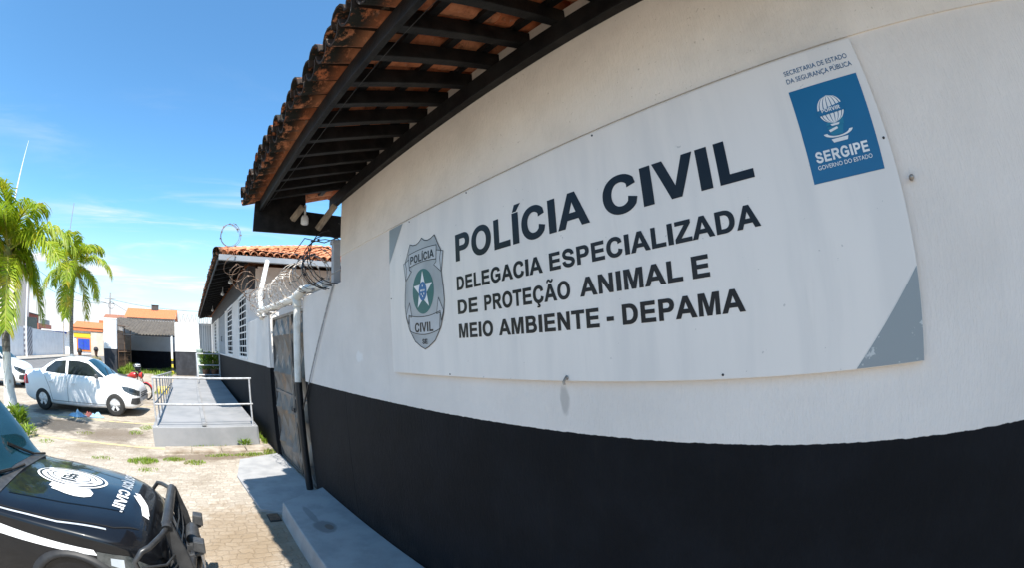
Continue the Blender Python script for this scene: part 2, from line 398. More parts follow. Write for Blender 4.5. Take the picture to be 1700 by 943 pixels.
def tag(o, label, cat=None, group=None, kind=None):
    o['label'] = label
    if cat: o['category'] = cat
    if group: o['group'] = group
    if kind: o['kind'] = kind
    return o
def thing(name, label, cat, loc=(0, 0, 0), rotz=0.0, group=None):
    o = bpy.data.objects.new(name, None); COL.objects.link(o); o.empty_display_size = 0.1
    o.location = loc; o.rotation_euler = (0, 0, rotz)
    o['_base'] = tuple(loc)
    return tag(o, label, cat, group)
def copy_tree(o, parent=None):
    c = o.copy(); COL.objects.link(c)
    if parent is not None: c.parent = parent
    for ch in [x for x in COL.objects if x.parent == o]: copy_tree(ch, c)
    return c

def text_mesh(s, x0, x1, z0, z1, y, bold=0.02, name='lettering', mi=0, xf=None, space=1.0, zref=None):
    """flat lettering fitted into x0..x1, z0..z1 (cap height) on the plane y; returns verts and faces"""
    cu = bpy.data.curves.new('t', 'FONT'); cu.body = s; cu.size = 1.0; cu.offset = bold; cu.space_character = space; cu.resolution_u = 6
    to = bpy.data.objects.new('t', cu); COL.objects.link(to)
    dg = bpy.context.evaluated_depsgraph_get(); ev = to.evaluated_get(dg); me = bpy.data.meshes.new_from_object(ev)
    vs = [v.co.copy() for v in me.vertices]; fs = [tuple(p.vertices) for p in me.polygons]
    bpy.data.objects.remove(to); bpy.data.curves.remove(cu); bpy.data.meshes.remove(me)
    mx0, mx1 = min(v.x for v in vs), max(v.x for v in vs)
    cap = 0.727 + bold; base = -bold                     # cap height of the built-in face
    out = []
    for v in vs:
        u = (v.x - mx0) / (mx1 - mx0); w = (v.y - base) / (cap - base)
        q = (x0 + u * (x1 - x0), y, z0 + w * (z1 - z0))
        out.append(xf(q) if xf else q)
    return out, fs

# heavy grotesque capitals drawn as outlines: list of loops, cap height 1
def _el(cx, cy, rx, ry, a0=0, a1=360, n=28): return [(cx + rx * math.cos(R(a0 + (a1 - a0) * i / n)), cy + ry * math.sin(R(a0 + (a1 - a0) * i / n))) for i in range(n + 1)]
def _sup(cx, cy, rx, ry, a0, a1, n=28, e=0.88):
    o = []
    for i in range(n + 1):
        a = R(a0 + (a1 - a0) * i / n); c, s = math.cos(a), math.sin(a)
        o.append((cx + rx * math.copysign(abs(c) ** e, c), cy + ry * math.copysign(abs(s) ** e, s)))
    return o
def _stroke(pts, w):
    L, Q = [], []
    for i, p in enumerate(pts):
        a = Vector(pts[max(0, i - 1)]); b = Vector(pts[min(len(pts) - 1, i + 1)]); d = (b - a).normalized(); o = Vector((-d.y, d.x)) * (w[i] if isinstance(w, list) else w) / 2
        L.append((p[0] + o.x, p[1] + o.y)); Q.append((p[0] - o.x, p[1] - o.y))
    return L + Q[::-1]
def _bez(ps, n=14):
    o = []
    for k in range(0, len(ps) - 1, 3):
        a, b, c, d = [Vector(q) for q in ps[k:k + 4]]
        for i in range(n + (1 if k + 4 >= len(ps) else 0)):
            t_ = i / n; u = 1 - t_; q = a * u ** 3 + b * 3 * u * u * t_ + c * 3 * u * t_ * t_ + d * t_ ** 3; o.append((q.x, q.y))
    return o
def _bowl(x0, xr, y0, y1, r): return [(x0, y0)] + _sup(xr - r, (y0 + y1) / 2, r, (y1 - y0) / 2, -90, 90, 18, .92) + [(x0, y1)]
T, H = 0.20, 0.165
def _glyphs():
    g = {}
    g['I'] = (0.39, [[(.085, 0), (.315, 0), (.315, 1), (.085, 1)]])
    g['L'] = (0.84, [[(.10, 0), (.80, 0), (.80, .17), (.30, .17), (.30, 1), (.10, 1)]])
    g['E'] = (0.93, [[(.10, 0), (.86, 0), (.86, .17), (.30, .17), (.30, .425), (.81, .425), (.81, .59), (.30, .59), (.30, .83), (.84, .83), (.84, 1), (.10, 1)]])
    g['T'] = (0.85, [[(.325, 0), (.525, 0), (.525, .83), (.83, .83), (.83, 1), (.02, 1), (.02, .83), (.325, .83)]])
    g['N'] = (1.01, [[(.10, 0), (.285, 0), (.285, .66), (.70, 0), (.905, 0), (.905, 1), (.715, 1), (.715, .345), (.31, 1), (.10, 1)]])
    g['M'] = (1.165, [[(.095, 0), (.28, 0), (.28, .77), (.48, 0), (.685, 0), (.885, .77), (.885, 0), (1.07, 0), (1.07, 1), (.775, 1), (.583, .31), (.39, 1), (.095, 1)]])
    g['A'] = (1.01, [[(0, 0), (.215, 0), (.30, .225), (.70, .225), (.79, 0), (1.01, 0), (.61, 1), (.395, 1)], [(.362, .395), (.638, .395), (.50, .77)]])
    g['V'] = (0.94, [[(.355, 0), (.575, 0), (.935, 1), (.72, 1), (.47, .26), (.215, 1), (0, 1)]])
    g['Z'] = (0.85, [[(.03, 0), (.82, 0), (.82, .17), (.285, .17), (.80, .845), (.80, 1), (.065, 1), (.065, .83), (.535, .83), (.03, .165)]])
    g['P'] = (0.93, [[(.10, 0), (.30, 0), (.30, .375)] + _sup(.55, .6875, .315, .3125, -90, 90, 18, .92) + [(.10, 1)], _bowl(.30, .665, .54, .835, .16)])
    g['D'] = (1.01, [[(.10, 0)] + _sup(.46, .5, .475, .5, -90, 90, 24, .90) + [(.10, 1)], [(.30, .17)] + _sup(.45, .5, .275, .33, -90, 90, 20, .90) + [(.30, .83)]])
    g['B'] = (1.0, [[(.10, 0)] + _sup(.58, .29, .345, .29, -90, 50, 16, .92) + _sup(.55, .76, .315, .24, -35, 90, 14, .92) + [(.10, 1)], _bowl(.30, .72, .165, .435, .15), _bowl(.30, .665, .60, .835, .13)])
    g['R'] = (1.02, [[(.10, 0), (.30, 0), (.30, .42), (.40, .42), (.55, .27), (.735, 0), (.985, 0), (.80, .29), (.68, .44)] + _sup(.59, .715, .325, .285, -55, 90, 16, .92) + [(.10, 1)], _bowl(.30, .70, .575, .835, .15)])
    g['O'] = (1.085, [_sup(.543, .5, .485, .525, 0, 350, 35, .94), _sup(.543, .5, .275, .35, 0, 350, 35, .94)])
    g['C'] = (1.01, [[(.945, .305)] + _sup(.535, .5, .475, .525, -40, -318, 34, .94) + [(.93, .715), (.735, .66)] + _sup(.535, .5, .265, .35, 42, 318, 28, .94) + [(.75, .37)]])
    g['G'] = (1.09, [[(.985, .535), (.545, .535), (.545, .37), (.78, .37), (.78, .245)] + _sup(.545, .5, .29, .345, -55, -312, 28, .94) + [(.75, .70), (.955, .735)] + _sup(.545, .5, .48, .525, 48, 310, 34, .94) + [(.985, .145)]])
    sp = _bez([(.165, .315), (.18, .02), (.80, -.02), (.79, .285), (.78, .56), (.19, .42), (.185, .73), (.185, 1.00), (.72, 1.02), (.755, .70)])
    g['S'] = (0.93, [_stroke(sp, .185)])
    g['-'] = (0.46, [[(.06, .27), (.44, .27), (.44, .455), (.06, .455)]])
    g[' '] = (0.39, [])
    g['Í'] = (0.39, g['I'][1] + [[(.12, 1.07), (.25, 1.07), (.42, 1.27), (.205, 1.27)]])
    g['Ç'] = (1.01, g['C'][1] + [_stroke([(.50, -.06), (.485, -.115), (.60, -.14), (.615, -.20), (.55, -.245), (.40, -.235)], .07)])
    g['Ã'] = (1.01, g['A'][1] + [_stroke(_bez([(.285, 1.10), (.31, 1.29), (.46, 1.24), (.50, 1.19), (.55, 1.12), (.69, 1.09), (.72, 1.26)], 8), .085)])
    return g
GLY = _glyphs()
def _inside(p, lp):
    c = False
    for (ax, ay), (bx_, by_) in zip(lp, lp[1:] + lp[:1]):
        if (ay > p[1]) != (by_ > p[1]) and p[0] < (bx_ - ax) * (p[1] - ay) / (by_ - ay) + ax: c = not c
    return c
def _fatten(loops, dlt):
    out = []
    for k, lp in enumerate(loops):
        q = [lp[0]]
        for v in lp[1:]:
            if (Vector(v) - Vector(q[-1])).length > 2e-3: q.append(v)
        if (Vector(q[0]) - Vector(q[-1])).length < 2e-3: q.pop()
        n = len(q); area = sum(q[i][0] * q[(i + 1) % n][1] - q[(i + 1) % n][0] * q[i][1] for i in range(n))
        s = (1 if area > 0 else -1) * (-1 if k and _inside(q[0], loops[0]) else 1) * dlt
        r = []
        for i in range(n):
            a, b, c = Vector(q[i - 1]), Vector(q[i]), Vector(q[(i + 1) % n]); d1, d2 = (b - a).normalized(), (c - b).normalized()
            n1, n2 = Vector((d1.y, -d1.x)), Vector((d2.y, -d2.x)); m = n1 + n2
            m = m.normalized() / max(.45, m.normalized().dot(n1)) if m.length > 1e-3 else n1
            p = b + m * s; r.append((p.x, p.y))
        out.append(r)
    return out
def glyph_text(s, x0, x1, z0, z1, y, fat=0.020):
    cu = bpy.data.curves.new('t', 'CURVE'); cu.dimensions = '2D'; cu.fill_mode = 'BOTH'
    adv = 0.0; xs = []
    for ch in s:
        w, loops = GLY[ch]; loops = _fatten(loops, fat)
        for lp in loops:
            pts = [(adv + a, b) for a, b in lp]
            q = [pts[0]]
            for v in pts[1:]:
                if (Vector(v) - Vector(q[-1])).length > 1e-4: q.append(v)
            sp_ = cu.splines.new('POLY'); sp_.points.add(len(q) - 1); sp_.use_cyclic_u = True
            for k, v in enumerate(q): sp_.points[k].co = (v[0], v[1], 0, 1); xs.append(v[0])
        adv += w * 1.0 + fat * 1.2
    to = bpy.data.objects.new('t', cu); COL.objects.link(to)
    me = bpy.data.meshes.new_from_object(to.evaluated_get(bpy.context.evaluated_depsgraph_get()))
    m0, m1 = min(xs), max(xs)
    vs = [(x0 + (v.co.x - m0) / (m1 - m0) * (x1 - x0), y, z0 + (v.co.y + fat) / (1 + 2 * fat) * (z1 - z0)) for v in me.vertices]; fs = [tuple(p.vertices) for p in me.polygons]
    bpy.data.objects.remove(to); bpy.data.curves.remove(cu); bpy.data.meshes.remove(me)
    return vs, fs

# ------------------------------------------------------------------ ground
D = 1.5                                                       # the painted wall stands on the plane y = D
g = MB(); g.add([(-600, -600, -0.02), (400, -600, -0.02), (400, 600, -0.02), (-600, 600, -0.02)], [(0, 1, 2, 3)])
tag(g.build('ground', M_PAVE), 'bare ground stretching away behind the buildings', kind='structure')
y1 = MB(); y1.add([(-75, -10.6, 0), (40, -10.6, 0), (40, 30, 0), (-75, 30, 0)], [(0, 1, 2, 3)])
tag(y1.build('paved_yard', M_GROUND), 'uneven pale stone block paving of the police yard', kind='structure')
y2 = MB(); y2.add([(-300, -17.2, -0.004), (200, -17.2, -0.004), (200, -10.6, -0.004), (-300, -10.6, -0.004)], [(0, 1, 2, 3)])
tag(y2.build('road', M_ASPH), 'worn grey street beyond the parked cars', kind='structure')
y3 = MB(); y3.box(-300, -20.0, -0.02, 200, -17.2, 0.12)
tag(y3.build('street_pavement', M_PAVE), 'pale pavement in front of the long white street wall', kind='structure')
mb = MB(); mb.prism([(-8.2, 1.498), (-7.9, 0.70), (-6.85, 0.52), (-5.28, 0.62), (-5.08, 0.9), (-5.40, 1.498)], 'Z', -0.01, 0.035)
tag(mb.build('pavement', M_CONC, bevel=0.008), 'grey painted concrete slab on the ground before the metal gate', kind='structure')

# step along the wall, with a wet stain
t = NT('stained_step_concrete'); p = t.pos()
c = t.mix(t.step(t.noise(p, 3.5, 5, 0.6), 0.35, 0.7), (0.34, 0.335, 0.33), (0.26, 0.26, 0.26))
s = t.sep(p)
def _ell(x, y, rx, ry, seed):
    dx = t.math('DIVIDE', t.math('SUBTRACT', s[0], x), rx); dy = t.math('DIVIDE', t.math('SUBTRACT', s[1], y), ry)
    rr = t.math('SQRT', t.math('ADD', t.math('MULTIPLY', dx, dx), t.math('MULTIPLY', dy, dy)))
    rr = t.math('ADD', rr, t.math('MULTIPLY', t.math('SUBTRACT', t.noise(t.map(p, loc=(seed, 0, 0)), 7, 4), 0.5), 0.7))
    return t.step(rr, 0.7, 1.0, 1, 0)
c = t.mix(t.math('MULTIPLY', _ell(-4.12, 1.10, 0.20, 0.13, 0), 0.75), c, (0.14, 0.135, 0.13))
c = t.mix(t.math('MULTIPLY', _ell(-4.10, 1.13, 0.09, 0.05, 3), 0.7), c, (0.12, 0.075, 0.05))
c = t.mix(t.math('MULTIPLY', _ell(-4.50, 1.06, 0.34, 0.045, 5), 0.55), c, (0.15, 0.15, 0.15))
t.set('Base Color', c); t.set('Roughness', 0.75); t.bump(t.noise(p, 60, 5), 0.4, 0.006)
mb = MB()
top = [(-5.41, 1.497), (-5.02, 0.87), (-3.57, 0.82), (-1.2, 0.74), (2.2, 0.66), (2.2, 1.497)]
bot = [(-5.41, 1.497), (-4.98, 0.815), (-3.68, 0.765), (-1.2, 0.69), (2.2, 0.61), (2.2, 1.497)]
n = len(top)
mb.add([(x, y, -0.01) for x, y in bot] + [(x, y, 0.19) for x, y in top], [tuple(range(n - 1, -1, -1)), tuple(range(n, 2 * n))] + [(i, (i + 1) % n, n + (i + 1) % n, n + i) for i in range(n)])
tag(mb.build('concrete_step', t.m, bevel=0.012), 'long grey concrete step with a wet stain along the foot of the black wall base', 'step')

# ------------------------------------------------------------------ main building
B = thing('police_building', 'white and black painted building with dark timber eaves that carries the big sign', 'building', (-4.19, D, 0))
mb = MB()
mb.box(-4.19, 1.5, -0.05, 6.0, 1.75, 2.838)
mb.box(-4.19, 1.492, 2.838, 6.0, 1.75, 3.62)                     # upper coat of render stands slightly proud
mb.box(-4.19, 1.75, -0.05, -3.95, 9.0, 3.62); mb.box(5.75, 1.75, -0.05, 6.0, 9.0, 3.62); mb.box(-3.95, 8.75, -0.05, 5.75, 9.0, 3.62)
mb.build('wall', M_MAIN, B)
SL = 0.27
def raf_b(y): return 3.305 + SL * (y - 0.70)
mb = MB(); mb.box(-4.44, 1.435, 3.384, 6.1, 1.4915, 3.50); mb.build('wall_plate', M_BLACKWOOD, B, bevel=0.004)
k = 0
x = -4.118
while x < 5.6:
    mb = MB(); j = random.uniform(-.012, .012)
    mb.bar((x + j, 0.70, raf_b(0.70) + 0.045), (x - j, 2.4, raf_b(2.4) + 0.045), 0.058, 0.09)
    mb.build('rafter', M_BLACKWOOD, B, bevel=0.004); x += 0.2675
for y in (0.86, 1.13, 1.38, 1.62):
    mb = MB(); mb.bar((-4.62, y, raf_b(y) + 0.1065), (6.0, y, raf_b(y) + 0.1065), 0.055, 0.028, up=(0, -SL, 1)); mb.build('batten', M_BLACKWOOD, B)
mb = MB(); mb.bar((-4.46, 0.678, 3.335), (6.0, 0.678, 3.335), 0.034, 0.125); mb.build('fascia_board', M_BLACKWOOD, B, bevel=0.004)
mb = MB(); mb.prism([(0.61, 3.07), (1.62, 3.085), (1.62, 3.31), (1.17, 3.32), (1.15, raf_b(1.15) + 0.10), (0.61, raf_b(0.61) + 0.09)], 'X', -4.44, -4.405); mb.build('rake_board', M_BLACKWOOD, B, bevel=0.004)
for a, b, w in (((-4.39, 1.02, 3.21), (-4.28, 1.10, 3.33), 0.05), ((-4.39, 1.30, 3.14), (-4.21, 1.43, 3.36), 0.05)):
    mb = MB(); mb.bar(a, b, w, w); mb.build('bracket', M_RAWWOOD, B, bevel=0.003)

def tile_half(mb, base, along, side, up, L, r0, r1, th, over, n=7, lift0=0.0, lift1=0.0, rim=False):
    """half-pipe tile: base at the low end, over = +1 arch, -1 trough"""
    rows_o, rows_i = [], []
    for (tt, r, lf) in ((0.0, r0, lift0), (1.0, r1, lift1)):
        ro, ri = [], []
        for k in range(n):
            a = math.pi * k / (n - 1)
            cx, cz = math.cos(a), math.sin(a) * over
            ctr = base + along * (L * tt) + up * lf
            ro.append(ctr + side * (cx * r) + up * (cz * r)); ri.append(ctr + side * (cx * (r - th)) + up * (cz * (r - th)))
        rows_o.append(ro); rows_i.append(ri)
    vs = rows_o[0] + rows_o[1] + rows_i[0] + rows_i[1]; fs = []
    for k in range(n - 1):
        fs += [(k, k + 1, n + k + 1, n + k), (2 * n + k + 1, 2 * n + k, 3 * n + k, 3 * n + k + 1), (k + 1, k, 2 * n + k, 2 * n + k + 1), (n + k, n + k + 1, 3 * n + k + 1, 3 * n + k)]
    fs += [(0, n, 3 * n, 2 * n), (n - 1, 2 * n + n - 1, 3 * n + n - 1, 2 * n - 1)]
    if not rim: mb.add(vs, fs, 0, False); return
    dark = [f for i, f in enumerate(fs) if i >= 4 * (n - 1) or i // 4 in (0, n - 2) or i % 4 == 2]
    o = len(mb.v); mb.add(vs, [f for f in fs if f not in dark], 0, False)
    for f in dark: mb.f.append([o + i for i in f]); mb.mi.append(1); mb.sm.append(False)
def tiled_face(mb, e0, edir, sdir, length, per, span, rows_fn, jit=0.008, lichen_shade=False):
    """e0 low corner, edir along the eave, sdir up the slope (unit), per = column pitch"""
    edir, sdir = Vector(edir), Vector(sdir); up = edir.cross(sdir)
    if up.z < 0: up = -up
    ncol = int(length / per)
    for i in range(ncol):
        for kind in (0, 1):
            xo = (i + 0.5 * kind + 0.5) * per
            s0, s1 = rows_fn(xo)
            s = s0; r = 0
            while s < s1:
                L = span * 1.16
                j = Vector((random.uniform(-jit, jit), random.uniform(-jit, jit), random.uniform(-jit, jit) * 0.5))
                b = Vector(e0) + edir * xo + sdir * (s + random.uniform(-jit, jit) * 2) + j
                if kind == 0: tile_half(mb, b + up * 0.062, sdir, edir, up, L, 0.083, 0.066, 0.012, -1, 8, 0.012, 0.0, lichen_shade and r == 0)
                else: tile_half(mb, b + up * 0.062, sdir, edir, up, L, 0.088, 0.070, 0.013, 1, 7, 0.010, 0.0, lichen_shade and r == 0)
                s += span; r += 1
mb = MB(); sd = Vector((0, 1, SL)).normalized()
tiled_face(mb, (-4.64, 0.50, raf_b(0.50) + 0.116), (1, 0, 0), sd, 10.62, 0.175, 0.38, lambda x: (0.0, 4.4), lichen_shade=True)
tiled_face(mb, (-4.99, 0.50, raf_b(0.50) + 0.116), (1, 0, 0), sd, 0.36, 0.175, 0.38, lambda x: (0.72, 1.2))
sd2 = Vector((0, -1, SL)).normalized()
tiled_face(mb, (-4.64, 9.95, raf_b(0.50) + 0.116), (1, 0, 0), sd2, 10.62, 0.175, 0.76, lambda x: (0.0, 4.5))
mb.build('roof', [M_TILE, tile_mat('lichen_shade_tiles', ((0.035, 0.024, 0.018), (0.05, 0.03, 0.02), (0.012, 0.012, 0.011)))], B, fix=False)  # dark rims: lichen plus the shadow line between tiles, both in the colour
mb = MB(); mb.tube([(-4.3, 0.72, 3.30), (-3.44, 0.735, 3.275), (-2.6, 0.735, 3.262), (-1.6, 0.73, 3.275), (0.5, 0.73, 3.29)], 0.0016, 5)
tag(mb.build('cable', M_DARKWIRE), 'thin cable stretched under the rafters of the near eave', 'cable')
L_ = thing('wall_lamp', 'small white lamp hung under the far end of the near eave', 'lamp', (-4.33, 1.14, 3.1))
mb = MB(); mb.lathe([(0.0, 3.255), (0.03, 3.25), (0.034, 3.235), (0.04, 3.225), (0.041, 3.17), (0.03, 3.158), (0, 3.155)], 16, c=(-4.33, 1.14, 0)); mb.build('lamp_shade', M_WHITE, L_)
mb = MB(); mb.tube([(-4.33, 1.14, 3.25), (-4.33, 1.14, 3.36)], 0.012, 8); mb.build('stem', M_WHITE, L_)
mb = MB(); mb.box(-4.56, 1.52, 2.58, -4.48, 1.60, 3.075)
mb.box(-4.575, 1.505, 3.03, -4.465, 1.615, 3.068)
tag(mb.build('support_post', M_GREYTRIM, bevel=0.004), 'short grey post holding up the end of the near eave', 'post')

# ------------------------------------------------------------------ boundary wall, gate, pipes, razor wire
W = thing('boundary_wall', 'lower white wall with black base between the big building and the metal gate', 'wall', (-5.7, D, 0))
mb = MB(); mb.box(-5.72, 1.5, -0.05, -4.193, 1.64, 2.585); mb.build('wall', M_MAIN, W, bevel=0.006)
W2 = thing('boundary_wall', 'low white wall with charcoal base between the metal gate and the louvred windows', 'wall', (-8.1, D, 0))
mb = MB(); mb.box(-11.39, 1.5, -0.05, -8.05, 1.64, 2.55); mb.box(-8.42, 1.455, -0.05, -8.07, 1.66, 2.57); mb.build('wall', M_ANNEX, W2, bevel=0.006)

t = NT('gate_metal'); p = t.pos()
c = t.mix(t.step(t.noise(p, 4, 6, 0.65), 0.35, 0.68), (0.155, 0.15, 0.145), (0.10, 0.094, 0.088))
c = t.mix(t.step(t.noise(t.map(p, (1, 1, 0.5)), 7, 6, 0.7), 0.50, 0.68), c, (0.24, 0.165, 0.11))
c = t.mix(t.step(t.noise(p, 2.3, 5, 0.6), 0.50, 0.70, 0, 0.6), c, (0.24, 0.235, 0.23))
t.set('Base Color', c); t.set('Roughness', 0.42); t.set('Metallic', 0.35); t.bump(t.noise(p, 12, 5), 0.25, 0.01)
M_GATE = t.m
G = thing('metal_gate', 'tall worn double-leaf gate of dark diamond-pressed sheet metal', 'gate', (-6.9, D, 0))
for (xa, xb) in ((-8.03, -6.60), (-6.57, -5.74)):
    mb = MB(); nx, nz = max(2, round((xb - xa) / 0.45)), 4
    wx, wz = (xb - xa) / nx, 2.38 / nz
    for i in range(nx):
        for j in range(nz):
            x0, z0 = xa + i * wx, 0.06 + j * wz; x1, z1 = x0 + wx, z0 + wz; xm, zm = (x0 + x1) / 2, (z0 + z1) / 2; y = 1.555
            q = [(x0, y, z0), (x1, y, z0), (x1, y, z1), (x0, y, z1), (xm, y, z0), (x1, y, zm), (xm, y, z1), (x0, y, zm), (xm, y - 0.085, zm)]
            mb.add(q, [(4, 5, 8), (5, 6, 8), (6, 7, 8), (7, 4, 8), (0, 4, 7), (1, 5, 4), (2, 6, 5), (3, 7, 6)])
    lf = mb.build('leaf', M_GATE, G, fix=False)
    mb = MB()
    for z in (0.04, 1.22, 2.44): mb.box(xa, 1.53, z - 0.02, xb, 1.56, z + 0.02)
    for x in (xa + 0.02, xb - 0.02): mb.box(x - 0.02, 1.524, 0.02, x + 0.02, 1.562, 2.46)
    mb.build('frame', M_GATE, lf)
mb = MB(); mb.box(-6.63, 1.505, 1.00, -6.55, 1.525, 1.06); mb.tube([(-6.6, 1.505, 1.02), (-6.6, 1.485, 1.02), (-6.6, 1.485, 1.08), (-6.6, 1.505, 1.08)], 0.006, 6); mb.build('latch', M_DARKWIRE, G)

P_ = thing('downpipe', 'white and black painted drain pipe standing beside the metal gate', 'pipe', (-5.85, 1.44, 0))
mb = MB(); mb.tube([(-5.85, 1.435, 1.50), (-5.75, 1.435, 2.50)], 0.05, 14); mb.lathe([(0.056, 2.46), (0.062, 2.47), (0.062, 2.56), (0.056, 2.57)], 14, c=(-5.75, 1.435, 0)); mb.build('upper_pipe', M_PVC, P_)
mb = MB(); mb.tube([(-5.86, 1.435, 0.02), (-5.85, 1.435, 1.50)], 0.051, 14); mb.build('lower_pipe', M_BLACKPVC, P_)
P2 = thing('drain_pipe', 'white pipe running level above the metal gate with an elbow onto the wall top', 'pipe', (-7.2, 1.45, 2.6))
mb = MB(); mb.tube([(-9.0, 1.43, 2.64), (-7.4, 1.43, 2.60), (-5.85, 1.43, 2.58)], 0.052, 14); mb.build('long_pipe', M_PVC, P2)
mb = MB(); mb.tube([(-5.85, 1.43, 2.585), (-5.70, 1.43, 2.60), (-5.60, 1.47, 2.66), (-5.50, 1.55, 2.67), (-4.9, 1.57, 2.655)], [0.06, 0.062, 0.062, 0.06, 0.055], 14); mb.build('elbow', M_PVC, P2)
mb = MB(); mb.tube([(-4.37, 1.485, 2.60), (-5.47, 1.475, 1.50)], 0.009, 6); a_ = mb
cb = thing('conduit', 'thin slanting conduit on the white wall right of the gate, black at its foot', 'conduit', (-5.4, 1.48, 1.2))
mb.build('upper_conduit', M_RAIL, cb)
mb = MB(); mb.tube([(-5.47, 1.475, 1.50), (-5.80, 1.46, 1.15)], 0.011, 6); mb.build('lower_conduit', M_BLACKPVC, cb)
mb = MB(); mb.tube([(-8.9, 1.47, 2.50), (-9.3, 1.50, 3.0), (-10.2, 1.80, 3.86)], 0.055, 12)
tag(mb.build('rain_pipe', M_PVC), 'slanting white rain pipe from the annex gutter down to the wall top', 'pipe')

def coil(mb, path, turns, r, wire, seg=22, squash=1.0, jit=0.0, barbs=True, mi=0):
    """helix of razor wire round a polyline path"""
    path = [Vector(p) for p in path]; ls = [0]
    for a, b in zip(path, path[1:]): ls.append(ls[-1] + (b - a).length)
    def at(s):
        for i in range(len(path) - 1):
            if s <= ls[i + 1] or i == len(path) - 2:
                return path[i].lerp(path[i + 1], (s - ls[i]) / (ls[i + 1] - ls[i])), (path[i + 1] - path[i]).normalized()
    N = int(turns * seg); pts = []
    ph = 0
    rj = [random.uniform(1 - jit, 1 + jit) for _ in range(int(turns) + 3)]
    for i in range(N + 1):
        s = ls[-1] * i / N; c, d = at(s); a = 2 * math.pi * i / seg
        f = i / seg; k = int(f); rr = r * (rj[k] * (1 - (f - k)) + rj[k + 1] * (f - k))
        u = Vector((0, 0, 1)); u = (u - d * u.dot(d)).normalized(); w = d.cross(u)
        tilt = d * math.sin(a * 2 + k) * 0.10 * r
        pts.append(c + u * math.cos(a) * rr * squash + w * math.sin(a) * rr + tilt)
    mb.tube(pts, wire, 5, mi)
    if barbs:
        for i in range(1, N, 4):
            p0 = pts[i]; d = (pts[i + 1] - pts[i - 1]).normalized(); o = Vector((random.uniform(-1, 1), random.uniform(-1, 1), random.uniform(-1, 1))); o = d.cross(o).normalized()
            q = d.cross(o); b = wire * 3.4
            mb.add([p0 - d * b * 1.3 + o * b, p0 + d * b * 1.3 + o * b, p0 - d * b * 1.3 - o * b, p0 + d * b * 1.3 - o * b, p0 + q * wire, p0 - q * wire], [(0, 4, 1), (2, 3, 4), (0, 1, 5), (2, 5, 3)], mi)
mb = MB(); coil(mb, [(-4.9, 1.5, 2.84), (-6.2, 1.46, 2.79), (-8.5, 1.42, 2.74)], 20, 0.225, 0.0055, jit=0.22)
mb.tube([(-4.2, 1.52, 2.72), (-6.2, 1.48, 2.66), (-8.6, 1.42, 2.60)], 0.004, 5)
tag(mb.build('razor_wire', M_STEEL), 'silvery razor wire coil lying on the pipe above the metal gate', 'razor wire')
mb = MB(); coil(mb, [(-4.25, 1.50, 2.88), (-4.9, 1.48, 2.80)], 5, 0.25, 0.0055, jit=0.28)
mb.tube([(-4.20, 1.48, 3.03), (-4.45, 1.40, 3.02), (-4.9, 1.30, 3.16), (-5.2, 1.25, 3.05), (-4.7, 1.35, 2.88), (-5.3, 1.32, 2.74), (-5.9, 1.35, 2.80)], 0.006, 5)
mb.tube([(-4.5, 1.30, 3.13), (-4.62, 1.26, 3.30), (-4.70, 1.24, 3.34)], 0.006, 5)
tag(mb.build('razor_wire', M_DARKWIRE), 'dark loose razor wire loops beside the corner of the big white wall', 'razor wire')
mb = MB(); coil(mb, [(-8.55, 1.40, 2.78), (-9.2, 1.30, 3.12), (-9.9, 1.15, 3.42)], 5, 0.22, 0.006, jit=0.25)
coil(mb, [(-9.9, 1.10, 3.44), (-10.25, 0.88, 3.78)], 2.2, 0.19, 0.006, jit=0.2)
coil(mb, [(-10.2, 0.90, 4.40), (-10.36, 0.84, 4.43)], 2.2, 0.26, 0.006, jit=0.06)
mb.tube([(-10.30, 0.86, 4.18), (-10.30, 0.86, 4.02), (-10.25, 0.88, 3.98)], 0.006, 5)
tag(mb.build('razor_wire', M_RUSTWIRE), 'rusty razor wire looping up to the corner of the annex eave', 'razor wire')

# ------------------------------------------------------------------ annex with louvred windows
A = thing('annex_building', 'long single-storey building with louvred windows and a clay tile hip roof beyond the gate', 'building', (-11.4, D, 0))
mb = MB()
mb.box(-31.0, 1.5, -0.05, -11.4, 1.7, 1.64)                       # below the sills
WINS = [(-13.5, -11.62), (-17.8, -15.65), (-27.6, -25.6)]; DOOR = (-23.6, -19.2)
edges = [-31.0]
for a, b in sorted(WINS + [DOOR]): edges += [a, b]
edges.append(-11.4)
for i in range(0, len(edges), 2):
    if edges[i + 1] - edges[i] > 0.01: mb.box(edges[i], 1.5, 1.64, edges[i + 1], 1.7, 3.36)
mb.box(-31.0, 1.70, -0.05, -11.4, 1.76, 3.9)
mb.box(-11.62, 1.76, -0.05, -11.4, 8.0, 3.95); mb.box(-31.0, 1.76, -0.05, -30.8, 8.0, 3.95); mb.box(-30.8, 7.8, -0.05, -11.62, 8.0, 3.95)
mb.build('wall', M_ANNEX, A)
mb = MB(); mb.box(-31.0, 1.5, 3.36, -11.4, 1.7, 3.95); mb.build('upper_band', M_BAND, A)
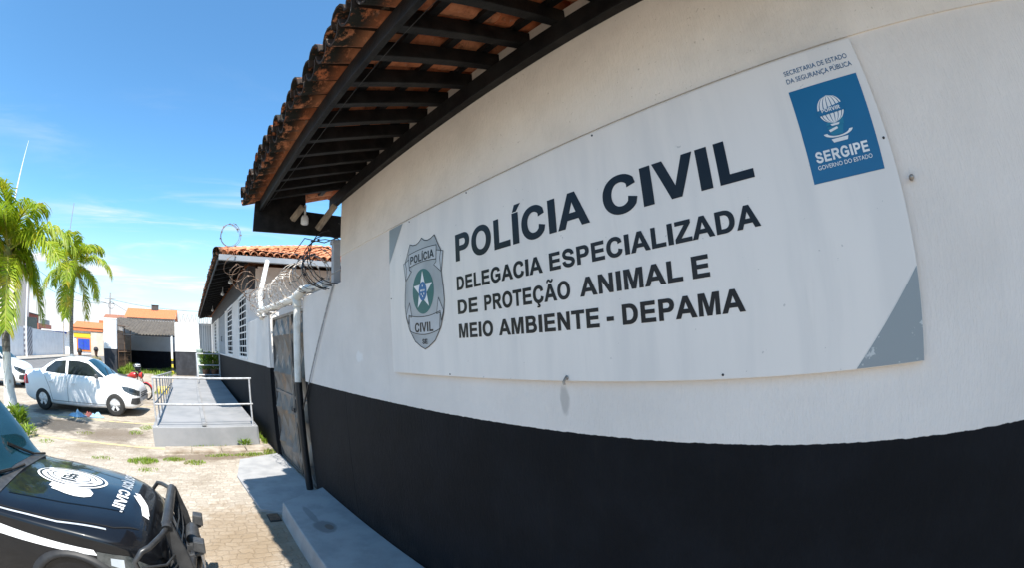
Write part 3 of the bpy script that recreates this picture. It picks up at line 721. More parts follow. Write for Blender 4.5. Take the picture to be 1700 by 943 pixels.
for a, b in WINS:
    mb = MB()
    for (x0, x1, z0, z1) in ((a, a + 0.07, 1.64, 3.36), (b - 0.07, b, 1.64, 3.36), (a + 0.07, b - 0.07, 1.64, 1.71), (a + 0.07, b - 0.07, 3.29, 3.36)): mb.box(x0, 1.488, z0, x1, 1.524, z1)
    for q in (1 / 3, 2 / 3): mb.box(a + (b - a) * q - 0.02, 1.512, 1.71, a + (b - a) * q + 0.02, 1.520, 3.29)
    w = mb.build('window', M_WHITE, A)
    mb = MB(); mb.box(a + 0.07, 1.521, 1.71, b - 0.07, 1.535, 3.29)
    mb.build('pane', M_GLASS, w)
    mb = MB()
    for i in range(9):
        z = 1.80 + i * 0.178; mb.bar((a + 0.07, 1.507, z), (b - 0.07, 1.507, z), 0.010, 0.036, up=(0, -0.2, 1))
    mb.build('louvre', M_WHITE, w)
a, b = DOOR
mb = MB(); mb.box(a, 1.56, 1.64, b, 1.62, 3.36)
for i in range(7): mb.box(a + (b - a) * (i + .5) / 7 - 0.03, 1.535, 1.64, a + (b - a) * (i + .5) / 7 + 0.03, 1.56, 3.36)
d_ = mb.build('door', pm('grey_metal_door', (0.42, 0.44, 0.46), 0.5), A, bevel=0.004)
mb = MB(); mb.tube([(-21.3, 1.535, 2.2), (-21.3, 1.48, 2.2), (-21.3, 1.48, 2.4), (-21.3, 1.535, 2.4)], 0.015, 6)
mb.build('handle', M_DARKWIRE, d_)
EX, EY, EZ, HS = -10.28, 0.55, 3.93, 0.295
mb = MB(); HY = 4.3 - EY
nf = Vector((0, 1, HS)).normalized(); ns = Vector((-1, 0, HS)).normalized(); k_ = math.sqrt(1 + HS * HS)
tiled_face(mb, (EX, EY, EZ), (-1, 0, 0), nf, 22.7, 0.19, 0.38, lambda x: (0.0, min(x, 22.7 - x, HY) * k_), 0.010)
tiled_face(mb, (EX, EY, EZ), (0, 1, 0), ns, 2 * HY, 0.19, 0.38, lambda y: (0.0, min(y, 2 * HY - y) * k_), 0.016)
hd = Vector((-1, 1, HS)).normalized(); su = Vector((1, 1, 0)).normalized(); hu = hd.cross(su); hu = hu if hu.z > 0 else -hu
for i in range(15): tile_half(mb, Vector((EX, EY, EZ + 0.09)) + hd * (i * 0.36), hd, su, hu, 0.42, 0.12, 0.10, 0.014, 1, 7)
mb.add([(EX, 8.05, EZ), (EX - 22.7, 8.05, EZ), (EX - 22.7 + HY, 4.3, EZ + HS * HY), (EX - HY, 4.3, EZ + HS * HY)], [(0, 1, 2, 3)])
mb.add([(EX - 22.7, EY, EZ), (EX - 22.7, 8.05, EZ), (EX - 22.7 + HY, 4.3, EZ + HS * HY)], [(0, 1, 2)])
mb.build('roof', M_TILE2, A, fix=False)
mb = MB(); mb.box(-10.31, 0.62, 3.84, -10.255, 8.0, 3.975); mb.box(-10.255, 0.62, 3.84, -10.18, 8.0, 3.855); mb.box(-10.19, 0.62, 3.855, -10.18, 8.0, 3.96)
mb.build('gutter', pm('gutter_grey', (0.21, 0.225, 0.245), 0.55, (0.26, 0.27, 0.285), 3), A)
mb = MB()
mb.add([(-10.33, 0.62, 3.91), (-33, 0.62, 3.91), (-33, 1.5, 4.13), (-10.33, 1.5, 4.13)], [(0, 1, 2, 3)]); mb.add([(-10.33, 1.5, 4.13), (-11.4, 1.5, 4.25), (-11.4, 8, 4.25), (-10.33, 8, 3.92)], [(0, 1, 2, 3)])
mb.box(-33, 0.605, 3.83, -10.33, 0.635, 3.93)
mb.build('soffit', M_BLACKWOOD, A, fix=False)
x = -10.6
while x > -32.8:
    mb = MB(); mb.bar((x, 0.64, 3.86), (x, 1.5, 4.06), 0.06, 0.10); mb.build('rafter', M_BLACKWOOD, A); x -= 0.85
for x in (-13.2, -16.4, -24.0):
    mb = MB(); mb.lathe([(0, 3.86), (0.03, 3.86), (0.035, 3.82), (0.07, 3.78), (0.07, 3.74), (0, 3.69)], 12, c=(x, 1.2, 0)); mb.tube([(x, 1.2, 3.86), (x, 1.2, 4.0)], 0.012, 6)
    mb.build('eave_lamp', M_WHITE, A)

# ------------------------------------------------------------------ the big sign
S = thing('sign_board', 'large white police sign board with black lettering fixed to the wall', 'sign', (-1.48, D, 2.29))
t = NT('sign_vinyl'); p = t.pos()
c = t.mix(t.step(t.noise(t.map(p, (2.5, 1, 0.35)), 3.0, 4, 0.55), 0.38, 0.68), (0.76, 0.715, 0.67), (0.69, 0.655, 0.62))
c = t.mix(t.step(t.noise(t.map(p, (6, 1, 0.6)), 2.5, 5, 0.65), 0.58, 0.82, 0, 0.5), c, (0.61, 0.575, 0.54))
c = t.mix(t.step(t.noise(p, 40, 2), 0.735, 0.76, 0, 0.5), c, (0.35, 0.34, 0.33))
t.set('Base Color', c); t.set('Roughness', 0.32); t.bump(t.noise(p, 2.0, 2), 0.15, 0.01)
M_SIGN = t.m
t = NT('letter_vinyl'); p = t.pos()
t.set('Base Color', t.mix(t.step(t.noise(p, 9, 5, 0.6), 0.4, 0.7), (0.004, 0.005, 0.008), (0.009, 0.0095, 0.012))); t.set('Roughness', 0.28); t.set('Specular IOR Level', 0.3)
M_LETTER = t.m
SY = 1.468                                                          # face of the board
def flat(z=0): return SY - z
mb = MB(); mb.prism([(-3.072, 1.752), (0.122, 1.752), (0.112, 2.833), (-3.075, 2.833)], 'Y', SY, SY + 0.022)
mb.build('panel', M_SIGN, S, bevel=0.002)
for x in (-2.9, -1.5, -0.1):
    for z in (1.86, 2.72): mb = MB(); mb.box(x - 0.03, SY + 0.0215, z - 0.03, x + 0.03, 1.5, z + 0.03); mb.build('spacer', M_STEEL, S)
mb = MB()
mb.add([(-3.0735, flat(.0015), 2.831), (-2.85, flat(.0015), 2.831), (-3.0735, flat(.0015), 2.565)], [(0, 1, 2)])
TRI = mb; mb = MB()
mb.add([(0.118, flat(.0015), 2.04), (0.1205, flat(.0015), 1.754), (-0.125, flat(.0015), 1.754)], [(0, 1, 2)])
t = NT('corner_vinyl'); p = t.pos()
c = t.mix(t.step(t.noise(p, 14, 5, 0.7), 0.62, 0.66), (0.25, 0.285, 0.30), (0.5, 0.52, 0.52)); t.set('Base Color', c); t.set('Roughness', 0.35)
mb.build('corner_triangle', t.m, S); TRI.build('corner_triangle', t.m, S)
mb = MB()
def put(s, x0, x1, z0, z1, bold, y=.0015, sp=1.0, b=None, mi=0, xf=None):
    v, f = (glyph_text(s, x0, x1, z0, z1, flat(y)) if bold >= 0.014 else text_mesh(s, x0, x1, z0, z1, flat(y), bold, xf=xf, space=sp)); (b or mb).add(v, f, mi)
def word_line(*ws):
    global mb
    for w in ws:
        mb = MB(); put(w[0], w[1], w[2], w[3], w[4], 0.024); mb.build('lettering', M_LETTER, S, fix=False)
word_line(('POLÍCIA', -2.178, -1.165, 2.43, 2.592), ('CIVIL', -1.085, -0.408, 2.43, 2.592))
word_line(('DELEGACIA', -2.178, -1.47, 2.258, 2.34), ('ESPECIALIZADA', -1.425, -0.418, 2.258, 2.34))
word_line(('DE', -2.178, -1.985, 2.118, 2.2), ('PROTEÇÃO', -1.925, -1.31, 2.118, 2.2), ('ANIMAL', -1.255, -0.752, 2.118, 2.2), ('E', -0.712, -0.64, 2.118, 2.2))
word_line(('MEIO', -2.178, -1.862, 1.98, 2.062), ('AMBIENTE', -1.815, -1.16, 1.98, 2.062), ('-', -1.122, -1.085, 1.98, 2.062), ('DEPAMA', -1.042, -0.515, 1.98, 2.062))
# state panel, top right
M_BLUE = pm('blue_vinyl', (0.002, 0.11, 0.25), 0.32, (0.003, 0.118, 0.265), 3)
M_BLUETXT = pm('blue_lettering', (0.010, 0.10, 0.22), 0.35)
M_TEAL = pm('teal_print', (0.01, 0.20, 0.34), 0.4)
mb = MB(); v = [(-0.198, flat(.0015), 2.695), (0.082, flat(.0015), 2.695), (0.072, flat(.0015), 2.352), (-0.196, flat(.0015), 2.352)]
mb.add(v, [(0, 1, 2, 3)]); EP = mb.build('emblem_panel', M_BLUE, S)
mb = MB(); put('SECRETARIA DE ESTADO', -0.192, 0.074, 2.760, 2.780, 0.004); put('DA SEGURANÇA PÚBLICA', -0.192, 0.080, 2.727, 2.747, 0.004)
mb.build('small_lettering', M_BLUETXT, S, fix=False)
mb = MB()
put('SERGIPE', -0.168, 0.036, 2.418, 2.456, 0.045, .003); put('GOVERNO DO ESTADO', -0.168, 0.040, 2.395, 2.410, 0.006, .003)
# balloon over a basket with a figure and a ribbon
bx, bz, br = -0.062, 2.592, 0.052
def strip(x0, x1, n=14):
    """gore of the balloon between two fractions of its width"""
    L, Rr = [], []
    for i in range(n + 1):
        z = -1 + 2 * i / n; w = math.sqrt(max(0, 1 - z * z)) if z > -0.75 else math.sqrt(max(0, 1 - z * z)) * 0.9
        L.append((bx + br * w * x0, flat(.003), bz + br * z)); Rr.append((bx + br * w * x1, flat(.003), bz + br * z))
    return L, Rr
cuts = [-1, -0.80, -0.50, -0.17, 0.17, 0.50, 0.80, 1]
for a, b in zip(cuts, cuts[1:]):
    L, Rr = strip(a + 0.035, b - 0.035); mb.grid([L, Rr], 0, False)
mb.add([(bx - .018, flat(.003), bz - br - .001), (bx + .018, flat(.003), bz - br - .001), (bx + .014, flat(.003), bz - br - .008), (bx - .014, flat(.003), bz - br - .008)], [(0, 1, 2, 3)])
for i in range(12):                                                  # ribbon
    a0, a1 = math.pi * (1.02 + i / 12 * 0.96), math.pi * (1.02 + (i + 1) / 12 * 0.96); f = lambda a, r: (bx + 0.003 + r * 1.02 * math.cos(a), flat(.003), 2.510 + r * 0.36 * math.sin(a))
    mb.add([f(a0, 0.056), f(a1, 0.056), f(a1, 0.042), f(a0, 0.042)], [(0, 1, 2, 3)])
mb.add([(bx - .030, flat(.003), 2.487), (bx + .036, flat(.003), 2.487), (bx + .030, flat(.003), 2.474), (bx - .024, flat(.003), 2.474)], [(0, 1, 2, 3)])
mb.add([(bx - .030, flat(.0032), 2.520), (bx + .004, flat(.0032), 2.527), (bx + .006, flat(.0032), 2.519), (bx - .026, flat(.0032), 2.512)], [(0, 1, 2, 3)])
mb.build('emblem_print', M_VINYL, EP, fix=False)
mb = MB()
mb.add([(bx - br * 1.0, flat(.0042), bz - .018), (bx + br * 1.0, flat(.0042), bz - .014), (bx + br * 1.0, flat(.0042), bz + .016), (bx - br * 1.0, flat(.0042), bz + .002)], [(0, 1, 2, 3)])
mb.build('balloon_band', M_BLUE, EP, fix=False)
mb = MB(); put('PORVIR', bx - .036, bx + .038, bz - .008, bz + .006, 0.03, .0056); mb.build('band_lettering', M_VINYL, EP, fix=False)
mb = MB()
mb.add([(bx - .034, flat(.0028), 2.530), (bx + .030, flat(.0028), 2.530), (bx + .020, flat(.0028), 2.498), (bx - .022, flat(.0028), 2.498)], [(0, 1, 2, 3)])
mb.add([(bx + .012, flat(.0028), 2.531), (bx + .034, flat(.0028), 2.531), (bx + .036, flat(.0028), 2.552), (bx + .028, flat(.0028), 2.566), (bx + .020, flat(.0028), 2.552)], [(0, 1, 2, 3, 4)])
mb.add([(bx - .036, flat(.0028), 2.536), (bx + .012, flat(.0028), 2.538), (bx + .008, flat(.0028), 2.552), (bx - .030, flat(.0028), 2.546)], [(0, 1, 2, 3)])
mb.build('emblem_figure', M_TEAL, EP, fix=False)
# police badge
cxb = -2.575
half = [(0.0, 2.662), (0.035, 2.640), (0.075, 2.630), (0.12, 2.634), (0.165, 2.648), (0.185, 2.615), (0.215, 2.565), (0.238, 2.535), (0.222, 2.49), (0.228, 2.44), (0.238, 2.38), (0.252, 2.30), (0.258, 2.22), (0.245, 2.14), (0.205, 2.055), (0.13, 1.975), (0.05, 1.937), (0.0, 1.922)]
def fill(mb_, pts, y, mi=0): mb_.add([(x, flat(y), z) for x, z in pts], [tuple(range(len(pts)))], mi)
def outline(mb_, pts, w, y, closed=True, mi=0):
    n = len(pts); rng = range(n if closed else n - 1)
    for i in rng:
        a, b = Vector(pts[i]), Vector(pts[(i + 1) % n]); d = (b - a)
        if d.length < 1e-6: continue
        d.normalize(); o = Vector((-d.y, d.x)) * w / 2; e = d * w * 0.4
        mb_.add([(q.x, flat(y), q.y) for q in (a + o - e, b + o + e, b - o + e, a - o - e)], [(0, 1, 2, 3)], mi)
shield = [(cxb + x, z) for x, z in half] + [(cxb - x, z) for x, z in half[-2:0:-1]]
t = NT('badge_silver'); p = t.pos(); t.set('Base Color', t.mix(t.step(t.noise(t.map(p, (1, 1, .4)), 4, 3), 0.35, 0.65), (0.40, 0.42, 0.43), (0.29, 0.31, 0.325))); t.set('Roughness', 0.35)
mb = MB()
cen = (cxb, flat(.0015), 2.28); vs_ = [(x, flat(.0015), z) for x, z in shield]; nn = len(vs_)
mb.add(vs_ + [cen], [(i, (i + 1) % nn, nn) for i in range(nn)])
BD = mb.build('badge', t.m, S, fix=False)
def arc(zl, sag, w, n=10): return [(cxb - w + 2 * w * i / n, zl + sag * (1 - (2 * i / n - 1) ** 2)) for i in range(n + 1)]
rt = arc(2.578, 0.010, 0.185) + arc(2.488, 0.012, 0.178)[::-1]
rb_ = arc(2.155, -0.022, 0.205) + arc(2.045, -0.028, 0.190)[::-1]
tails = []
for s_ in (1, -1):
    tails.append([(cxb + s_ * x, z) for x, z in ((0.185, 2.545), (0.262, 2.525), (0.236, 2.398), (0.150, 2.455), (0.178, 2.470))])
    tails.append([(cxb + s_ * x, z) for x, z in ((0.190, 2.240), (0.245, 2.155), (0.213, 2.095), (0.207, 2.145), (0.162, 2.140))])
M_RIB = pm('badge_ribbon', (0.48, 0.50, 0.52), 0.35, (0.42, 0.44, 0.46), 5)
for tl in tails: mb = MB(); fill(mb, tl, .0026); mb.build('ribbon_tail', M_RIB, BD, fix=False)
mb = MB()
mb.grid([[(x, flat(.0030), z) for x, z in rt[:11]], [(x, flat(.0030), z) for x, z in rt[11:][::-1]]], 0, False)
mb.build('ribbon', pm('badge_ribbon', (0.48, 0.50, 0.52), 0.35, (0.42, 0.44, 0.46), 5), BD, fix=False); mb = MB()
mb.grid([[(x, flat(.0030), z) for x, z in rb_[:11]], [(x, flat(.0030), z) for x, z in rb_[11:][::-1]]], 0, False)
mb.build('ribbon', pm('badge_ribbon', (0.48, 0.50, 0.52), 0.35, (0.42, 0.44, 0.46), 5), BD, fix=False)
mb = MB()
outline(mb, shield, 0.0055, .0036)
for tl in tails: outline(mb, tl, 0.0045, .0036)
outline(mb, rt, 0.005, .0036); outline(mb, rb_, 0.005, .0036)
put('POLÍCIA', cxb - .160, cxb + .155, 2.507, 2.560, 0.014, .0040); put('CIVIL', cxb - .125, cxb + .115, 2.034, 2.096, 0.02, .0040); put('SE', cxb - .032, cxb + .036, 1.955, 1.987, 0.02, .0040)
mb.build('badge_lettering', M_LETTER, BD, fix=False)
mb = MB(); fill(mb, [(cxb + 0.139 * math.cos(a * math.pi / 20), 2.302 + 0.150 * math.sin(a * math.pi / 20)) for a in range(40)], .0026)
mb.build('oval', pm('badge_green', (0.004, 0.105, 0.10), 0.35, (0.006, 0.12, 0.115), 5), BD, fix=False)
mb = MB()
st = []
for i in range(10):
    r = 0.134 if i % 2 == 0 else 0.055; a = math.pi / 2 + i * math.pi / 5; st.append((cxb + r * math.cos(a) * 0.95, 2.305 + r * math.sin(a)))
mb.add([(x, flat(.0036), z) for x, z in st] + [(cxb, flat(.0036), 2.305)], [(i, (i + 1) % 10, 10) for i in range(10)])
for i in range(7):
    pass
mb.build('star', M_VINYL, BD, fix=False)
mb = MB(); fill(mb, [(cxb + 0.052 * math.cos(a * math.pi / 12), 2.302 + 0.064 * math.sin(a * math.pi / 12)) for a in range(24)], .0046)
mb.build('star_centre', pm('badge_blue', (0.01, 0.13, 0.34), 0.35), BD, fix=False)
mb = MB()
for dx, dz in ((0, .035), (-.022, .004), (.022, .004), (-.008, .004), (.008, .004), (0, -.035), (-.018, -.02), (.018, -.02)): fill(mb, [(cxb + dx + 0.0055 * math.cos(a * math.pi / 4), 2.302 + dz + 0.0075 * math.sin(a * math.pi / 4)) for a in range(8)], .0056)
mb.build('small_stars', M_VINYL, BD, fix=False)
mb = MB(); mb.lathe([(0, 1.474), (0.007, 1.475), (0.0095, 1.480), (0.0095, 1.50)], 14, 'Y', (0.165, 0, 2.31)); mb.build('bolt', M_STEEL, S)
mb = MB(); mb.tube([(-1.362, 1.50, 1.765), (-1.362, 1.455, 1.765), (-1.366, 1.448, 1.75), (-1.366, 1.452, 1.738)], 0.006, 8); mb.lathe([(0.0, 1.462), (0.010, 1.4635), (0.010, 1.4665)], 14, 'Y', (-1.362, 0, 1.768)); mb.build('hook', M_STEEL, S)
for x, z in ((-3.055, 2.30), (-2.75, 2.818), (-2.05, 2.822), (-1.1, 2.82), (-2.3, 1.765), (-0.62, 1.768), (0.10, 2.45)):
    mb = MB(); mb.lathe([(0, 1.4645), (0.004, 1.465), (0.005, 1.468)], 10, 'Y', (x, 0, z)); mb.build('screw', M_DARKWIRE, S)

KS = SY / 1.5                                                       # the sizes above were taken on the wall plane
for o in [o for o in COL.objects if o.parent is S or (o.parent and o.parent.parent is S)]:
    for v in o.data.vertices:
        w = v.co + Vector(S['_base']); v.co = Vector((w.x * KS, w.y, 1.95 + (w.z - 1.95) * KS)) - Vector(S['_base'])
# ------------------------------------------------------------------ access ramp and rails
t = NT('ramp_paint'); p = t.pos()
c = t.mix(t.step(t.noise(p, 1.6, 5, 0.6), 0.35, 0.7), (0.265, 0.265, 0.27), (0.205, 0.21, 0.215)); c = t.mix(t.step(t.noise(t.map(p, (.3, 2, 1)), 3, 5, 0.65), 0.58, 0.72, 0, 0.6), c, (0.24, 0.25, 0.26))
t.set('Base Color', c); t.set('Roughness', 0.7); t.bump(t.noise(p, 40, 5), 0.25, 0.006)
M_RAMP = t.m
RP = thing('access_ramp', 'grey painted concrete ramp along the front of the annex', 'ramp', (-9.2, -1.0, 0))
mb = MB()
mb.add([(-9.2, -1.0, -.02), (-9.2, 1.30, -.02), (-9.2, 1.30, 0.385), (-9.2, -1.0, 0.385), (-24.0, -1.0, -.02), (-24.0, 1.42, -.02), (-24.0, 1.42, 0.43), (-24.0, -1.0, 0.43), (-17.5, -1.0, 0.10), (-21, -1.0, 0.02)],
       [(0, 1, 2, 3), (5, 4, 7, 6), (1, 5, 6, 2), (0, 3, 7, 4), (0, 4, 5, 1), (3, 2, 6, 7)])
mb.build('platform', M_RAMP, RP, bevel=0.015)
mb = MB(); mb.box(-24.0, 0.10, 0.40, -9.22, 0.19, 0.46); mb.build('kerb', M_RAMP, RP, bevel=0.01)
H_ = thing('guard_rail', 'pale tubular guard rail round the front of the grey ramp', 'railing', (-9.2, -0.9, 0.38))
mb = MB()
mb.tube([(-9.26, -0.90, 1.33), (-9.26, 1.24, 1.33)], 0.021, 10); mb.tube([(-9.26, -0.90, 0.82), (-9.26, 1.24, 0.82)], 0.019, 10)
mb.build('front_rail', M_RAIL, H_)
mb = MB(); mb.tube([(-9.26, -0.90, 1.33), (-17.4, -0.90, 1.0)], 0.022, 10); mb.tube([(-9.26, -0.90, 0.82), (-17.4, -0.90, 0.60)], 0.018, 10); mb.build('side_rail', M_RAIL, H_)
for x, y, z in [(-9.26, -0.90, 1.33), (-9.26, 1.20, 1.33)] + [(-9.26 - i * 1.02, -0.90, 1.33 - i * 1.02 * 0.0405) for i in range(1, 9)]:
    mb = MB(); mb.tube([(x, y, 0.38), (x, y, z)], 0.019, 10); mb.lathe([(0.05, 0.388), (0.05, 0.398), (0.024, 0.40)], 12, c=(x, y, 0)); mb.build('post', M_RAIL, H_)
H2 = thing('barrier', 'grey barred barrier standing across the far end of the ramp by the door', 'railing', (-23.0, 0.9, 0.43))
mb = MB()
for z in (1.60, 1.05, 0.58): mb.tube([(-23, 0.24, z), (-23, 1.47, z)], 0.035, 8)
mb.build('rail', M_RAIL, H2)
for y in (0.24, 1.47):
    mb = MB(); mb.tube([(-23, y, 0.42), (-23, y, 1.62)], 0.04, 8); mb.build('post', M_RAIL, H2)
mb = MB(); mb.tube([(-23, 0.24, 1.60), (-19.8, 0.24, 1.2), (-19.8, 0.24, 0.45)], 0.035, 8); mb.build('side_rail', M_RAIL, H2)
def leafy(mb, c, h, r, n, lw, ll, droop=0.6):
    for i in range(n):
        a = random.uniform(0, 2 * math.pi); rr = r * math.sqrt(random.random()); z0 = random.uniform(0, h)
        b = Vector((c[0] + math.cos(a) * rr * 0.5, c[1] + math.sin(a) * rr * 0.5, c[2] + z0))
        d = Vector((math.cos(a), math.sin(a), random.uniform(0.1, 1.4))).normalized(); s = d.cross(Vector((0, 0, 1))).normalized() * lw * random.uniform(.6, 1.2)
        L = ll * random.uniform(.5, 1.2); m = b + d * L * 0.55; e = b + d * L + Vector((0, 0, -droop * L * 0.35))
        mb.add([b, m + s, e, m - s], [(0, 1, 2, 3)])
for (x, y, z, lab) in ((-24.3, 0.75, 0.43, 'bushy green potted plant left of its twin behind the barred barrier'), (-24.4, 1.25, 0.43, 'bushy green potted plant beside the door behind the barred barrier')):
    pl = thing('potted_plant', lab, 'plant', (x, y, z), group='potted plants by the annex door')
    mb = MB(); mb.lathe([(0.0, z), (0.15, z), (0.21, z + .34), (0.225, z + .36), (0.19, z + .36), (0, z + .33)], 16, c=(x, y, 0)); mb.build('pot', pm('clay_pot', (0.22, 0.12, 0.08), 0.8), pl)
    mb = MB(); leafy(mb, (x, y, z + .3), 0.8, 0.45, 260, 0.035, 0.42); mb.build('foliage', M_WEED, pl, fix=False)
bk = MB(); bk.lathe([(0, 1.35), (0.17, 1.35), (0.20, 1.78), (0.21, 1.80), (0.18, 1.80), (0, 1.5)], 16, c=(-24.9, 0.45, 0)); bk.box(-25.05, 0.3, 0.43, -24.75, 0.6, 1.352)
tag(bk.build('planter_stand', pm('pale_green_plastic', (0.55, 0.66, 0.58), 0.4)), 'pale green bucket on a low stand beside the far door', 'bucket')
mb = MB(); mb.prism([(-20.6, -1.75), (-19.5, -1.75), (-19.2, -1.15), (-20.6, -1.15)], 'Z', -0.01, 0.22)
tag(mb.build('kerb_block', M_YELLOW, bevel=0.03), 'yellow painted kerb block near the far end of the ramp', 'kerb')

# ------------------------------------------------------------------ kerbs and painted bay lines
mb = MB(); x0 = -8.95
y = -0.75
random.seed(11)
K = thing('kerb', 'low weathered kerb stones set in front of the ramp', 'kerb', (-8.6, 0.3, 0))
while y < 1.40:
    L = random.uniform(0.45, 0.75); b = MB(); dx = random.uniform(-.02, .02)
    b.box(-8.98 + dx, y, -0.03, -8.55 + dx, min(y + L - 0.02, 1.46), 0.05 + random.uniform(-.01, .012)); b.build('kerb_stone', M_KERB, K, bevel=0.02); y += L
t = NT('faded_line_paint'); p = t.pos()
t.set('Base Color', t.mix(t.step(t.noise(p, 7, 6, 0.7), 0.42, 0.60), (0.60, 0.47, 0.20), (0.36, 0.30, 0.21))); t.set('Roughness', 0.85)
def ribbon(mb, pts, w, z):
    L, Rr = [], []
    for i, q in enumerate(pts):
        a = Vector(pts[max(0, i - 1)]); b = Vector(pts[min(len(pts) - 1, i + 1)]); d = (b - a).normalized(); o = Vector((-d.y, d.x)) * w / 2
        L.append((q[0] + o.x, q[1] + o.y, z)); Rr.append((q[0] - o.x, q[1] - o.y, z))
    mb.grid([L, Rr], 0, False)
mb = MB(); ribbon(mb, [(-9.6, -4.35), (-9.43, -2.56), (-9.15, -1.4), (-8.98, -0.72)], 0.13, 0.004); ribbon(mb, [(-12.4, -4.8), (-12.2, -3.2), (-11.87, -1.31), (-11.8, -1.05)], 0.13, 0.004)
ribbon(mb, [(-15.6, -5), (-15.2, -1.1)], 0.09, 0.004)
tag(mb.build('bay_line', t.m), 'faded yellow parking bay lines painted on the stone paving', kind='structure')

# ------------------------------------------------------------------ compound wall, carport and what lies behind
Wp = thing('compound_wall', 'narrow white and charcoal wall pillar left of the carport entrance', 'wall', (-31.5, -6.2, 0))
mb = MB(); mb.box(-31.9, -6.72, -.05, -31.5, -5.70, 3.46); mb.box(-31.93, -6.75, 3.46, -31.47, -5.67, 3.52); mb.build('wall', M_FENCEW, Wp)
Wq = thing('compound_wall', 'white and charcoal wall right of the carport with faint razor wire along its top', 'wall', (-31.5, 0, 0))
mb = MB(); mb.box(-31.9, -1.23, -.05, -31.5, 0.60, 3.44); mb.box(-31.9, 0.60, -.05, -31.62, 1.495, 3.44); mb.build('wall', M_FENCEW, Wq)
for y in (0.72, 0.88, 1.04, 1.20, 1.36):
    mb = MB(); mb.box(-31.622, y, 1.70, -31.585, y + 0.045, 3.30); mb.build('bar', M_GREYTRIM, Wq)
mb = MB(); coil(mb, [(-31.7, -1.2, 3.72), (-31.7, 1.5, 3.72), (-31.7, 7, 3.72)], 26, 0.30, 0.012, seg=16, barbs=False)
tag(mb.build('razor_wire', M_STEEL), 'faint razor wire coil on the white wall right of the carport', 'razor wire')
CP = thing('carport', 'open carport under a sagging grey corrugated roof with a black based back wall', 'carport', (-36, -3.5, 0))
mb = MB(); mb.box(-40.2, -6.6, -.05, -40.0, 0.6, 3.9); mb.box(-40.0, -6.6, -.05, -33.2, -6.42, 2.9); mb.box(-40.0, 0.4, -.05, -32.5, 0.6, 2.75)
mb.build('wall', wall_mat('carport_wall_paint', 1.43, (0.62, 0.62, 0.62), dark=(0.008, 0.009, 0.014)), CP)
t = NT('fibre_cement'); p = t.pos(); t.set('Base Color', t.mix(t.step(t.noise(p, 2.5, 6, 0.65), 0.35, 0.68), (0.115, 0.095, 0.072), (0.062, 0.05, 0.038))); t.set('Roughness', 0.9)
mb = MB(); rows_t, rows_b = [], []
NX, NY = 12, 110
for i in range(NX + 1):
    u = i / NX; x = -32.9 - u * 7.2; rt_, rb2 = [], []
    for j in range(NY + 1):
        v = j / NY; y = -1.25 - v * 5.5
        zf = 2.66 + max(0.0, v - 0.50) * 1.45; zb_ = 3.92 + max(0.0, v - 0.62) * 0.3
        z = zf + (zb_ - zf) * (u ** 0.92) + 0.035 * math.cos(j * 2 * math.pi / 5) - 0.05 * math.sin(math.pi * v) * (1 - u)
        rt_.append((x, y, z)); rb2.append((x, y, z - 0.02))
    rows_t.append(rt_); rows_b.append(rb2)
mb.grid(rows_t); mb.grid(rows_b, flip=True); mb.grid([rows_t[0], rows_b[0]], flip=True)
mb.build('roof', t.m, CP, fix=False)
mb = MB(); mb.box(-33.1, -6.3, 2.52, -33.0, -1.2, 2.60); mb.build('beam', M_BAND, CP)
t = NT('striped_post'); p = t.pos(); q = t.sep(p)
st_ = t.math('FRACT', t.math('MULTIPLY', q[2], 2.2)); c = t.mix(t.step(q[2], 1.05, 1.06), t.mix(t.math('GREATER_THAN', st_, 0.5), (0.62, 0.5, 0.05), (0.02, 0.02, 0.02)), (0.78, 0.79, 0.77)); t.set('Base Color', c)
mb = MB(); mb.box(-33.1, -1.62, 0, -32.95, -1.47, 2.62); tag(mb.build('carport_post', t.m, bevel=0.01), 'white post with yellow and black stripes at its foot under the carport edge', 'post')
GL = thing('lattice_gate', 'rusty open lattice gate leaf folded back beside the carport pillar', 'gate', (-32, -5.65, 0))
mb = MB(); ga, gb = Vector((-32.0, -5.66, 0)), Vector((-34.6, -5.05, 0)); gd = (gb - ga)
def gp(u, z): q = ga + gd * u; return (q.x, q.y, z)
for a, b in (((0, .08), (0, 3.1)), ((1, .08), (1, 3.1)), ((0, .08), (1, .08)), ((0, 3.1), (1, 3.1)), ((0, 1.4), (1, 1.4)), ((.5, .08), (.5, 3.1))): mb.bar(gp(*a), gp(*b), 0.05, 0.05, up=(.3, .8, .5))
mb.build('frame', M_RUSTWIRE, GL)
mb = MB()
for i in range(14):
    u = (i + .5) / 14
    mb.bar(gp(u, .1), gp(u, 3.08), 0.018, 0.018, up=(.3, .8, .1))
for k in range(9): mb.bar(gp(0, .1 + k * .36), gp(1, .1 + k * .36), 0.014, 0.014, up=(0, 0, 1))
mb.build('lattice', M_RUSTWIRE, GL)

